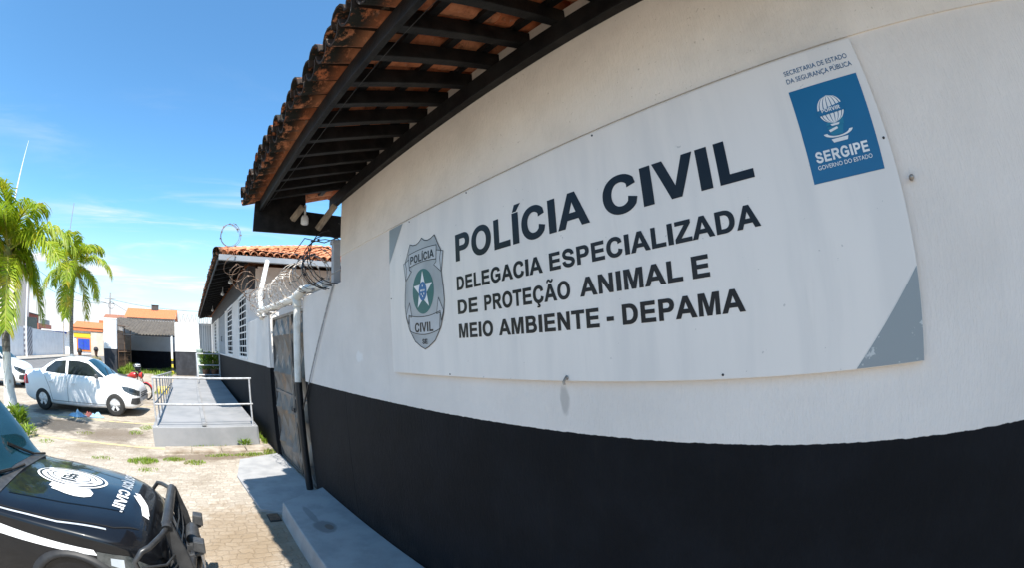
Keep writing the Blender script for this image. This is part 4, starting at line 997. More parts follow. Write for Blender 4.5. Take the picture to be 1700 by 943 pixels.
def gable_house(name, label, x0, x1, y0, y1, zw, zr, wallm, roofm, axis='Y', wins=()):
    h = thing(name, label, 'house', ((x0 + x1) / 2, (y0 + y1) / 2, 0))
    mb = MB(); mb.box(x0, y0, -.05, x1, y1, zw)
    xm = (x0 + x1) / 2
    for y in (y0, y1 - 0.01): mb.prism([(x0, zw), (x1, zw), (xm, zr - 0.12)], 'Y', y, y + 0.01)
    mb.build('wall', wallm, h)
    mb = MB(); o = 0.35
    for sgn, xe in ((1, x1), (-1, x0)):
        n = max(2, int((y1 - y0 + 2 * o) / 0.22)); r0_, r1_ = [], []
        for i in range(n * 4 + 1):
            y = y0 - o + (y1 - y0 + 2 * o) * i / (n * 4); w_ = 0.035 * abs(math.sin(i * math.pi / 4))
            r0_.append((xe + sgn * o, y, zw - o * (zr - zw) / (xm - x0) * 0.9 + w_)); r1_.append((xm, y, zr + w_))
        rows = [[tuple(Vector(a).lerp(Vector(b), k / 8) + Vector((0, 0, 0.02 * (k % 2)))) for a, b in zip(r0_, r1_)] for k in range(9)]
        mb.grid(rows, 0, False)
    mb.build('roof', roofm, h, fix=False)
    for (a, b, c_, d_) in wins:
        mb = MB(); mb.box(x1, a, c_, x1 + 0.05, b, d_); mb.build('window', M_GLASS, h)
    return h
M_PLASTER = pm('grey_plaster', (0.38, 0.37, 0.36), 0.9, (0.26, 0.25, 0.24), 1.2, 0.3, 20)
M_CREAM = pm('cream_plaster', (0.60, 0.52, 0.42), 0.9, (0.50, 0.42, 0.33), 1.0)
h1 = gable_house('tiled_house', 'house with a bright clay tile gable roof behind the carport', -58.5, -52.5, -8.1, -2.2, 4.85, 5.95, M_PLASTER, M_TILE3)
mb = MB(); mb.box(-55.9, -5.2, 5.75, -54.9, -4.35, 6.35); mb.box(-55.95, -5.25, 6.35, -54.85, -4.3, 6.42); mb.build('water_tank', pm('dark_tank', (0.06, 0.055, 0.05), 0.8), h1)
gable_house('tiled_house', 'dull low tiled house left of the bright roofed house behind the carport', -60, -56.5, -11.8, -8.9, 4.7, 5.25, M_PLASTER, tile_mat('clay_tiles_dull', ((0.33, 0.15, 0.10), (0.28, 0.13, 0.08), (0.2, 0.10, 0.07))))

SW = thing('street_wall', 'long white wall with narrow slots on the far side of the street', 'wall', (-50, -20.2, 0))
mb = MB(); mb.box(-63.5, -20.3, -.05, -30, -20.05, 2.74); mb.box(-63.5, -20.33, 2.74, -30, -20.02, 2.80); mb.build('wall', M_STREETW, SW)
for x in (-44.5, -50.5, -53.5, -57.5, -41.0):
    mb = MB(); mb.box(x - 0.13, -20.052, 1.75, x + 0.13, -20.01, 2.55); mb.build('slot', M_VINYL, SW)
t = NT('diagonal_stripes'); p = t.pos(); q = t.sep(p)
f_ = t.math('FRACT', t.math('MULTIPLY', t.math('ADD', q[0], t.math('MULTIPLY', q[2], 1.6)), 1.25)); t.set('Base Color', t.mix(t.math('GREATER_THAN', f_, 0.5), (0.42, 0.42, 0.43), (0.16, 0.15, 0.17)))
mb = MB(); mb.box(-48.4, -20.05, 0.10, -45.9, -19.85, 2.9); mb.build('striped_panel', t.m, SW)
def box_building(name, label, x0, x1, y0, y1, z1, m, parts=()):
    h = thing(name, label, 'building', ((x0 + x1) / 2, (y0 + y1) / 2, 0))
    mb = MB(); mb.box(x0, y0, -.05, x1, y1, z1); mb.build('wall', m, h)
    for nm, mm, b in parts:
        mb = MB(); mb.box(*b); mb.build(nm, mm, h)
    return h
M_TOWER = pm('beige_render', (0.76, 0.66, 0.55), 0.9, (0.70, 0.60, 0.50), 0.6)
M_BLUEWIN = pm('blue_shop_window', (0.015, 0.05, 0.42), 0.35, (0.03, 0.08, 0.3), 3)
M_ORANGE = pm('orange_surround', (0.62, 0.20, 0.04), 0.7)
M_YEL = pm('yellow_band', (0.80, 0.52, 0.02), 0.6)
M_DKSIGN = pm('dark_sign', (0.03, 0.045, 0.05), 0.5)
M_BRICK = pm('red_brick', (0.34, 0.13, 0.09), 0.85, (0.26, 0.10, 0.07), 4)
tw = [('window', M_GLASS, (-62, -30.6 + 1.4 * (k % 2), 4.2 + 2.1 * (k // 2), -61.95, -30.0 + 1.4 * (k % 2), 5.3 + 2.1 * (k // 2))) for k in range(8)]
box_building('tower_block', 'tall plain beige tower rising behind the nearest palm', -68, -62, -35.5, -28.6, 13.2, M_TOWER, tw)
mb = MB(); mb.tube([(-62.3, -31.4, 13.1), (-62.3, -31.4, 21.5), (-62.3, -31.4, 28.2)], [0.22, 0.14, 0.03], 8)
tag(mb.build('antenna_mast', M_WHITE), 'thin white mast on the beige tower pointing into the blue sky', 'mast')
sh = box_building('shop', 'white shop with a yellow band and a blue window in an orange surround', -76, -70, -20.6, -14.9, 3.4, M_WHITE, [
    ('band', M_YEL, (-70.0, -20.4, 2.45, -69.85, -17.3, 3.05)), ('window_surround', M_ORANGE, (-70, -19.9, 0.5, -69.86, -17.2, 2.45)), ('window', M_BLUEWIN, (-69.9, -19.6, 0.75, -69.8, -17.45, 2.25)),
    ('side_wall', M_CREAM, (-70.0, -17.2, 0, -69.7, -14.9, 3.3))])
mb = MB(); mb.add([(-69.5, -20.7, 3.85), (-69.5, -14.8, 3.75), (-73, -14.8, 4.75), (-73, -20.7, 4.85)], [(0, 1, 2, 3)]); mb.add([(-76.5, -20.7, 3.85), (-76.5, -14.8, 3.75), (-73, -14.8, 4.75), (-73, -20.7, 4.85)], [(3, 2, 1, 0)]); mb.box(-76, -20.5, 3.35, -69.6, -15.0, 3.84)
mb.build('roof', M_TILE3, sh)
sg = box_building('shop', 'low building with a dark shop board and brick upper floor behind the street wall', -74, -67, -36.5, -26.2, 3.9, M_BRICK, [
    ('shop_board', M_DKSIGN, (-67.0, -29.8, 2.6, -66.8, -26.5, 4.6)), ('shop_board', M_VINYL, (-67.0, -33.2, 2.9, -66.8, -30.0, 4.0)), ('white_strip', M_WHITE, (-66.8, -28.9, 2.75, -66.75, -26.6, 3.05)), ('upper_floor', M_BRICK, (-74, -33, 3.9, -67.5, -29, 5.2)), ('roof', M_DKSIGN, (-74.2, -37, 5.2, -67.2, -28.8, 5.35))])
sb = box_building('shop', 'white building with a blue stripe between the dark shop board and the far palm', -75, -69, -26.0, -20.8, 3.2, M_WHITE, [
    ('stripe', M_BLUEWIN, (-69, -25.6, 2.75, -68.9, -21.5, 3.05)), ('canopy', M_WHITE, (-69, -26.0, 3.05, -67.8, -20.8, 3.2)), ('upper_floor', M_CREAM, (-75, -24.0, 3.2, -70, -21.0, 4.3))])
box_building('far_building', 'distant dull grey rooftop building between the far palm and the carport', -92, -84, -18.5, -12.2, 5.0, M_PLASTER, [('roof', M_TILE3, (-92.5, -18.8, 5.0, -83.5, -12, 5.6))])
bt = MB(); bt.lathe([(0, 5.6), (0.55, 5.6), (0.62, 6.5), (0.3, 6.75), (0, 6.8)], 14, c=(-86, -17.6, 0))
tag(bt.build('water_tank', pm('blue_tank', (0.06, 0.12, 0.32), 0.5)), 'small blue round water tank on a distant roof', 'water tank')
for k, (x, y, w, hh, m_, lab) in enumerate([(-120, -52, 12, 6.5, M_PLASTER, 'far grey block left of the beige tower'), (-130, -34, 10, 5.8, M_CREAM, 'far cream block behind the dark shop board'), (-125, -8, 14, 5.6, M_BRICK, 'far red brick block beyond the carport roofs'), (-118, -25, 8, 5.2, M_WHITE, 'far white block seen between the two palms')]):
    box_building('far_building', lab, x - 8, x, y - w / 2, y + w / 2, hh, m_, [('window', M_GLASS, (x, y - w * .3 + q * w * .3, 3.6, x + .05, y - w * .15 + q * w * .3, 4.8)) for q in range(3)])

# street poles, mast and wires
def pole(name, label, x, y, h, r, arms=(), m=M_PLASTER):
    t_ = thing(name, label, 'pole', (x, y, 0)); mb = MB(); mb.tube([(x, y, -.02), (x, y, h)], [r, r * .7], 8); mb.build('pole', m, t_)
    for (a, b, rr) in arms:
        mb = MB(); mb.tube([a, b], rr, 6); mb.build('crossarm', m, t_)
pole('street_lamp', 'slim pale street pole in front of the striped panel', -44.0, -18.85, 9.3, 0.12, [((-44, -18.85, 9.2), (-44, -17.2, 9.6), 0.05)], M_WHITE)
pole('utility_pole', 'grey utility pole with crossarm right of the far palm', -60, -11.87, 8.0, 0.16, [((-60, -12.7, 7.3), (-60, -11.0, 7.3), 0.06), ((-60, -12.5, 6.7), (-60, -11.2, 6.7), 0.05)])
pole('radio_mast', 'hair-thin radio mast behind the far palm crown', -60, -19.2, 19.0, 0.07, [((-60, -19.55, 15.5), (-60, -18.85, 15.5), 0.04)], M_STEEL)
pole('utility_pole', 'dark utility pole just right of the far palm trunk', -58, -17.5, 7.6, 0.14, [((-58, -18.1, 7.0), (-58, -16.9, 7.0), 0.05)], M_BAND)
def sag(a, b, d, n=14): a, b = Vector(a), Vector(b); return [a.lerp(b, i / n) - Vector((0, 0, d * 4 * (i / n) * (1 - i / n))) for i in range(n + 1)]
for (a, b, d, lab) in (((-60, -12.6, 7.35), (-60, 16, 7.6), 1.2, 'upper power line crossing the sky above the carport'), ((-60, -12.4, 6.75), (-44, -18.85, 8.6), .5, 'power line between the two street poles'),
                       ((-44, -18.85, 9.0), (-58, -60, 9), 1.0, 'power line running off behind the beige tower'), ((-58, -18, 7.05), (-44, -18.85, 7.6), .3, 'lower power line behind the far palm'), ((-60, -11.3, 6.75), (-100, -6, 7), .8, 'power line running away from the utility pole'), ((-58, -17.9, 6.9), (-60, -12.5, 6.75), .25, 'short power line between the far palm and the utility pole'), ((-44, -18.85, 8.2), (-62, -40, 11), .8, 'power line slanting up past the beige tower')):
    mb = MB(); mb.tube(sag(a, b, d), 0.022, 5); tag(mb.build('power_line', M_DARKWIRE), lab, 'power line')
mb = MB(); mb.tube([(-60 + .1, -11.6 + 0.45 * math.cos(a * .5), 6.4 + 0.5 * math.sin(a * .5) * (1 if a < 7 else .6)) for a in range(12)], 0.03, 5)
tag(mb.build('cable_loop', M_DARKWIRE), 'curled spare cable hanging on the utility pole', 'cable')

# ------------------------------------------------------------------ palms and weeds
def palm(label, x, y, zt, white_h, r_base, r_top, fl, nf, seed, lean=(0, 0), pitch=(-.75, 1.15), dens=46, lw=0.022, shrink=0.0, emin=-1.5):
    random.seed(seed)
    t_ = thing('palm_tree', label, 'palm tree', (x, y, 0))
    nt = NT('palm_trunk_%d' % seed); p = nt.pos(); z = nt.sep(p)[2]
    ring = nt.math('FRACT', nt.math('MULTIPLY', nt.math('ADD', z, nt.math('MULTIPLY', nt.noise(p, 3, 3), .1)), 7.0))
    bark = nt.mix(nt.step(ring, 0.0, 0.3), (0.09, 0.08, 0.07), (0.22, 0.20, 0.175)); bark = nt.mix(nt.step(nt.noise(p, 9, 5, .65), .45, .7), bark, (0.10, 0.085, 0.075))
    lime = nt.mix(nt.step(nt.noise(p, 6, 6, .68), .52, .68), (0.76, 0.75, 0.71), (0.36, 0.31, 0.25))
    zz_ = nt.math('ADD', z, nt.math('MULTIPLY', nt.noise(p, 6, 3), .16))
    nt.set('Base Color', nt.mix(nt.step(zz_, white_h + .06, white_h + .10), lime, bark)); nt.set('Roughness', .9); nt.bump(nt.noise(nt.map(p, (1, 1, 3)), 14, 5), .7, .03)
    mb = MB(); pts, rs = [], []
    for i in range(25):
        u = i / 24; h = u * zt
        pts.append((x + lean[0] * u * u, y + lean[1] * u * u, h - .03)); rs.append(r_top + (r_base - r_top) * math.exp(-h * 1.9) + .006 * math.sin(i * 2.1))
    mb.tube(pts, rs, 16)
    mb.build('trunk', nt.m, t_)
    top = Vector((x + lean[0], y + lean[1], zt))
    mb = MB(); mb.tube([top - Vector((0, 0, .1)), top + Vector((0, 0, .35)), top + Vector((0, 0, .75))], [r_top * 1.25, r_top * 1.05, r_top * .3], 12)
    mb.build('crownshaft', pm('palm_crownshaft', (0.20, 0.25, 0.08), .5, (0.26, 0.22, .08), 6), t_)
    mb = MB()
    for i in range(nf):
        az = i * 2.399963 + random.uniform(-.25, .25); u = (i + .5) / nf
        el = pitch[1] + (pitch[0] - pitch[1]) * u + random.uniform(-.12, .12)
        L = fl * random.uniform(.85, 1.08) * (1 - shrink * min(1.0, max(0.0, -math.cos(az) * 1.8))) * (0.75 + .25 * min(1, u * 2.5)); n = 26
        q = top + Vector((0, 0, .55 - .35 * u)); rach = [q.copy()]; e = el
        dirs = []
        bend = (1.55 + .5 * random.random()) * (1.0 if el > -.2 else .75)
        for k in range(n):
            d = Vector((math.cos(az) * math.cos(e), math.sin(az) * math.cos(e), math.sin(e))); dirs.append(d); q = q + d * (L / n); rach.append(q.copy()); e -= bend / n * (0.5 + 1.0 * k / n)
            e = max(e, emin)
        dirs.append(dirs[-1])
        mb.tube(rach, [.028 * (1 - .85 * k / n) + .003 for k in range(n + 1)], 5, 1)
        side0 = Vector((-math.sin(az), math.cos(az), 0))
        for k in range(dens):
            f = .10 + .90 * (k + .5) / dens; idx = f * n; a = int(min(idx, n - 1)); b0 = rach[a].lerp(rach[a + 1], idx - a); d = dirs[a]; upv = side0.cross(d); upv = upv if upv.z > 0 else -upv
            ll = fl * .27 * (math.sin(math.pi * min(1, .12 + f * .80)) ** .7) * random.uniform(.85, 1.1) + .05
            for sg_ in (1, -1):
                w0 = (side0 * sg_ * .80 + d * .62 + upv * random.uniform(-.15, .42)).normalized()
                p0 = b0; p1 = p0 + w0 * ll * .45; w1 = (w0 + Vector((0, 0, -.75 - random.random() * .4))).normalized(); p2 = p1 + w1 * ll * .35; p3 = p2 + (w1 + Vector((0, 0, -.6))).normalized() * ll * .25
                sd_ = w0.cross(upv).normalized(); sd_ = (sd_ + upv * random.uniform(-.3, .3)).normalized(); wd = lw * random.uniform(.8, 1.2)
                o1, o2, o3 = d * wd, d * wd * .8, d * wd * .1
                mb.add([p0 - o1 * .6, p0 + o1 * .6, p1 + o1, p1 - o1, p2 + o2, p2 - o2, p3], [(0, 1, 2, 3), (3, 2, 4, 5), (5, 4, 6)], 0)
    mb.build('crown', [M_FROND, pm('palm_rachis', (0.36, 0.33, 0.06), .5, (0.26, .28, .05), 5)], t_, fix=False)
palm('near palm with a whitewashed trunk foot beside the black car', -10.8, -5.30, 3.45, 1.55, 0.33, 0.125, 2.7, 20, 21, lean=(0.0, -.10), lw=.023, dens=76, shrink=.72, pitch=(-.30, 1.25), emin=-1.25)
palm('far palm with drooping fronds rising behind the white sedan', -27.0, -8.05, 5.75, 1.2, 0.26, 0.13, 3.3, 15, 5, lw=.034, pitch=(-.75, 1.35), dens=76)
random.seed(3)
wd = MB(); leafy(wd, (-10.05, -4.75, 0), 0.42, 0.42, 330, 0.035, 0.24, 0.3)
tag(wd.build('weed_clump', M_WEED, fix=False), 'bright green weed clump at the foot of the near palm', 'weed')
wd = MB(); leafy(wd, (-9.45, -4.25, 0), 0.16, 0.40, 150, 0.022, 0.16, 0.3)
tag(wd.build('weed_clump', M_WEED, fix=False), 'low weeds in front of the palm weed clump, at the end of the yellow line', 'weed')
wd = MB(); leafy(wd, (-9.12, 0.95, 0), 0.10, 0.16, 70, 0.014, 0.14, 0.3)
tag(wd.build('weed_clump', M_WEED, fix=False), 'small weed sprouting against the front face of the grey ramp', 'weed')
gr = MB()
def blades(cx, cy, rx, ry, n, h, z=0.0, w=.006):
    for i in range(n):
        a = random.uniform(0, 2 * math.pi); r = math.sqrt(random.random()); x, y = cx + rx * r * math.cos(a), cy + ry * r * math.sin(a); hh = h * random.uniform(.4, 1.1) * (1.1 - .6 * r)
        b = random.uniform(0, 2 * math.pi); o = Vector((math.cos(b), math.sin(b), 0)); t_ = Vector((math.cos(b + 1.5), math.sin(b + 1.5), 0)) * hh * random.uniform(.1, .8)
        p0 = Vector((x, y, z)); gr.add([p0 - o * w, p0 + o * w, p0 + t_ * .4 + Vector((0, 0, hh * .65)) + o * w * .7, p0 + t_ * .4 + Vector((0, 0, hh * .65)) - o * w * .7, p0 + t_ + Vector((0, 0, hh))], [(0, 1, 2, 3), (3, 2, 4)])
for (cx_, cy_2, rx, ry, n, h) in [(-7.95, -1.15, .20, .32, 420, .10), (-8.1, -.55, .14, .22, 200, .07), (-7.85, -.15, .16, .22, 220, .07), (-8.35, .35, .10, .30, 160, .06), (-8.30, .95, .12, .30, 260, .07), (-8.4, 1.35, .25, .12, 260, .09),
                                   (-10.6, -1.6, .25, .2, 120, .06), (-11.3, -1.4, .35, .18, 160, .07), (-8.1, -2.0, .12, .25, 120, .05), (-7.4, -1.0, .15, .2, 80, .05), (-9.1, -3.6, .2, .2, 90, .06), (-10.3, -2.9, .2, .25, 80, .05), (-9.2, .2, .05, .5, 120, .06)]: blades(cx_, cy_2, rx, ry, n, h)
for i in range(22): blades(-9.4 - i * .55, 1.43, .28, .05, 90, .13, 0.0, .008)
for i in range(26): blades(random.uniform(-40, -31), random.uniform(-5.6, -1.6), .7, .5, 60, .30, 0, .03)
blades(-33.6, -5.1, 1.2, .6, 700, .75, 0, .03); blades(-31.2, -5.3, .7, .3, 300, .5, 0, .03)
for i in range(8): blades(-20 + random.uniform(-1, 1), -1.4 + random.uniform(-.4, .3), .3, .2, 60, .18, 0, .015)
tag(gr.build('grass', M_GRASS, fix=False), 'tufts of grass growing in joints and along the kerb and ramp', kind='stuff')

# ------------------------------------------------------------------ vehicles
def pchip(xs, ys, x):
    n = len(xs)
    if x <= xs[0]: return ys[0]
    if x >= xs[-1]: return ys[-1]
    h = [xs[i + 1] - xs[i] for i in range(n - 1)]; dl = [(ys[i + 1] - ys[i]) / h[i] for i in range(n - 1)]
    d = [0.0] * n; d[0], d[-1] = dl[0], dl[-1]
    for i in range(1, n - 1):
        if dl[i - 1] * dl[i] > 0:
            w1, w2 = 2 * h[i] + h[i - 1], h[i] + 2 * h[i - 1]; d[i] = (w1 + w2) / (w1 / dl[i - 1] + w2 / dl[i])
    for i in range(n - 1):
        if x <= xs[i + 1]:
            t_ = (x - xs[i]) / h[i]
            return ys[i] * (1 + 2 * t_) * (1 - t_) ** 2 + d[i] * h[i] * t_ * (1 - t_) ** 2 + ys[i + 1] * t_ * t_ * (3 - 2 * t_) + d[i + 1] * h[i] * t_ * t_ * (t_ - 1)
class Loft:
    """car shell: stations along x, half section from the belly centre to the top centre"""
    def __init__(self, st, nx=90, sub=3, squeeze=1.0):
        st = [((x if abs(x) < 1.4 else math.copysign(1.4 + (abs(x) - 1.4) * squeeze, x)), p) for x, p in st]
        self.xs = [s[0] for s in st]; self.np = len(st[0][1])
        self.st = st; x0, x1 = self.xs[0], self.xs[-1]
        self.gx = sorted(set([x0 + (x1 - x0) * i / nx for i in range(nx + 1)] + self.xs))
        self.sec = [self.section(x, sub) for x in self.gx]
    def section(self, x, sub=3):
        pts = [(pchip(self.xs, [s[1][k][0] for s in self.st], x), pchip(self.xs, [s[1][k][1] for s in self.st], x)) for k in range(self.np)]
        out = []
        for k in range(self.np - 1):
            p0, p1, p2, p3 = pts[max(0, k - 1)], pts[k], pts[k + 1], pts[min(self.np - 1, k + 2)]
            for j in range(sub):
                t_ = j / sub; q = []
                for c in (0, 1):
                    m1, m2 = (p2[c] - p0[c]) * .30, (p3[c] - p1[c]) * .30
                    q.append(p1[c] * (1 + 2 * t_) * (1 - t_) ** 2 + m1 * t_ * (1 - t_) ** 2 + p2[c] * t_ * t_ * (3 - 2 * t_) + m2 * t_ * t_ * (t_ - 1))
                out.append((max(q[0], 0), q[1]))
        out.append(pts[-1]); return out
    def side(self, x, z):
        s = self.section(x); best = 0
        for (a, b), (c, d) in zip(s, s[1:]):
            lo, hi = min(b, d), max(b, d)
            if lo <= z <= hi and hi > lo: best = max(best, a + (c - a) * (z - b) / (d - b))
        return best
    def top(self, x, y):
        s = self.section(x); y = abs(y); best = -1
        for (a, b), (c, d) in zip(s, s[1:]):
            lo, hi = min(a, c), max(a, c)
            if lo - 1e-6 <= y <= hi + 1e-6: best = max(best, b if hi - lo < 1e-6 else b + (d - b) * (y - a) / (c - a))
        return best
    def mesh(self, mb, mi=0):
        n = len(self.sec[0]); rows = []
        for x, s in zip(self.gx, self.sec): rows.append([(x, y, z) for y, z in s] + [(x, -y, z) for y, z in s[-2:0:-1]])
        m = len(rows[0]); vs = [p for r in rows for p in r]; fs = []
        for i in range(len(rows) - 1):
            for j in range(m): j2 = (j + 1) % m; fs.append((i * m + j, (i + 1) * m + j, (i + 1) * m + j2, i * m + j2))
        fs += [tuple(range(m)), tuple((len(rows) - 1) * m + j for j in range(m - 1, -1, -1))]
        mb.add(vs, fs, mi, True)
    def side_patch(self, mb, bot, topc, sgn, off=.005, nu=14, nv=4, mi=0):
        """bot/topc: polylines (x,z) of equal length; panel laid on the body side"""
        def ev(pl, u):
            t_ = u * (len(pl) - 1); i = min(int(t_), len(pl) - 2); f = t_ - i; return (pl[i][0] + (pl[i + 1][0] - pl[i][0]) * f, pl[i][1] + (pl[i + 1][1] - pl[i][1]) * f)
        rows = []
        for a in range(nu + 1):
            b, c = ev(bot, a / nu), ev(topc, a / nu); r = []
            for k in range(nv + 1):
                f = k / nv; x, z = b[0] + (c[0] - b[0]) * f, b[1] + (c[1] - b[1]) * f; r.append((x, sgn * (self.side(x, z) + off), z))
            rows.append(r)
        mb.grid(rows, mi)
    def top_patch(self, mb, fn, off=.005, nu=16, nv=16, mi=0):
        rows = []
        for a in range(nu + 1):
            r = []
            for b in range(nv + 1):
                x, y = fn(a / nu, b / nv); r.append((x, y, self.top(x, y) + off))
            rows.append(r)
        mb.grid(rows, mi)
def cut_arches(o, cuts):
    """boolean wheel arches out of the shell (cx, cz, radius, y0, y1)"""
    for cx, cz, r, y0, y1 in cuts:
        b = MB(); b.lathe([(0.0001, y0), (r, y0), (r, y1), (0.0001, y1)], 40, 'Y', (cx, 0, cz), mi=1, smooth=False)
        c = b.build('cutter', [M_RUBBER, M_RUBBER], None, world=False)
        md = o.modifiers.new('arch', 'BOOLEAN'); md.operation = 'DIFFERENCE'; md.object = c; md.solver = 'EXACT'
        me = bpy.data.meshes.new_from_object(o.evaluated_get(bpy.context.evaluated_depsgraph_get()))
        o.modifiers.clear(); old = o.data; o.data = me; me.name = old.name
        bpy.data.objects.remove(c); bpy.data.meshes.remove(old)
def wheel(parent, x, y, r, w, out, spokes=5, rim=.60):
    mb = MB(); s = out
    mb.lathe([(r * rim, y - w / 2), (r * .86, y - w / 2), (r * .96, y - w * .42), (r, y - w * .25), (r, y + w * .25), (r * .96, y + w * .42), (r * .86, y + w / 2), (r * rim, y + w / 2), (r * rim, y - w / 2)], 36, 'Y', (x, 0, r))
    wh = mb.build('wheel', M_RUBBER, parent, world=False)
    mb = MB(); yo = y + s * w * .40
    mb.lathe([(r * rim * 1.01, y - w * .42), (r * rim * 1.01, yo + s * w * .08), (r * rim * .93, yo + s * w * .10), (r * rim * .88, yo), (r * rim * .88, yo - s * w * .35), (0, yo - s * w * .38)], 36, 'Y', (x, 0, r))
    rimo = mb.build('rim', M_PLASTIC, wh, world=False)
    mb = MB()
    for k in range(spokes):
        a = 2 * math.pi * k / spokes + .3; d = Vector((math.cos(a), 0, math.sin(a))); p = Vector((-math.sin(a), 0, math.cos(a))); c = Vector((x, yo + s * w * .06, r)); rr = r * rim
        q = [c + p * rr * .13, c - p * rr * .13, c + d * rr * .93 - p * rr * .24, c + d * rr * .93 + p * rr * .24]; e = Vector((0, -s * w * .16, 0))
        mb.add(q + [v + e for v in q], [(0, 1, 2, 3), (4, 7, 6, 5), (0, 4, 5, 1), (1, 5, 6, 2), (2, 6, 7, 3), (3, 7, 4, 0)])
    mb.lathe([(r * rim * .22, yo - s * w * .1), (r * rim * .22, yo + s * w * .10), (r * rim * .15, yo + s * w * .13), (0, yo + s * w * .13)], 18, 'Y', (x, 0, r))
    mb.build('spoke', M_ALLOY, wh, world=False)
    mb = MB(); mb.lathe([(r * .45, yo - s * w * .37), (0, yo - s * w * .36)], 24, 'Y', (x, 0, r)); mb.build('brake', M_PLASTIC, wh, world=False)
    return wh

SED = [
 (-2.175, [(0, .44), (.42, .44), (.60, .48), (.68, .60), (.68, .74), (.66, .82), (.60, .87), (.42, .90), (0, .91)]),
 (-2.10, [(0, .31), (.60, .31), (.78, .38), (.825, .60), (.79, .84), (.75, .95), (.68, 1.005), (.48, 1.025), (0, 1.035)]),
 (-1.85, [(0, .24), (.68, .24), (.82, .32), (.86, .60), (.83, .88), (.79, 1.00), (.71, 1.05), (.52, 1.07), (0, 1.08)]),
 (-1.52, [(0, .20), (.70, .20), (.84, .28), (.868, .60), (.845, .91), (.80, 1.015), (.715, 1.07), (.54, 1.095), (0, 1.105)]),
 (-1.05, [(0, .19), (.70, .19), (.845, .27), (.872, .60), (.852, .925), (.81, 1.02), (.70, 1.20), (.57, 1.305), (0, 1.335)]),
 (-0.62, [(0, .18), (.70, .18), (.845, .26), (.873, .60), (.855, .93), (.815, 1.015), (.70, 1.27), (.58, 1.435), (0, 1.475)]),
 (-0.10, [(0, .18), (.70, .18), (.845, .26), (.873, .60), (.855, .93), (.815, 1.01), (.70, 1.29), (.585, 1.475), (0, 1.525)]),
 (0.38, [(0, .18), (.70, .18), (.845, .26), (.873, .60), (.852, .925), (.81, 1.005), (.70, 1.255), (.58, 1.425), (0, 1.475)]),
 (0.80, [(0, .19), (.70, .19), (.845, .27), (.872, .60), (.848, .915), (.805, .995), (.72, 1.12), (.60, 1.205), (0, 1.245)]),
 (1.12, [(0, .20), (.70, .20), (.84, .28), (.868, .60), (.838, .89), (.795, .965), (.71, 1.015), (.56, 1.04), (0, 1.06)]),
 (1.55, [(0, .21), (.69, .21), (.82, .29), (.855, .58), (.815, .84), (.77, .91), (.69, .955), (.52, .98), (0, 1.00)]),
 (1.92, [(0, .22), (.66, .22), (.77, .29), (.81, .54), (.765, .75), (.72, .82), (.64, .865), (.48, .895), (0, .915)]),
 (2.09, [(0, .25), (.58, .25), (.69, .31), (.735, .52), (.69, .68), (.64, .74), (.56, .785), (.40, .81), (0, .83)]),
 (2.165, [(0, .33), (.44, .33), (.54, .38), (.58, .50), (.54, .60), (.50, .65), (.42, .69), (.30, .71), (0, .72)])]
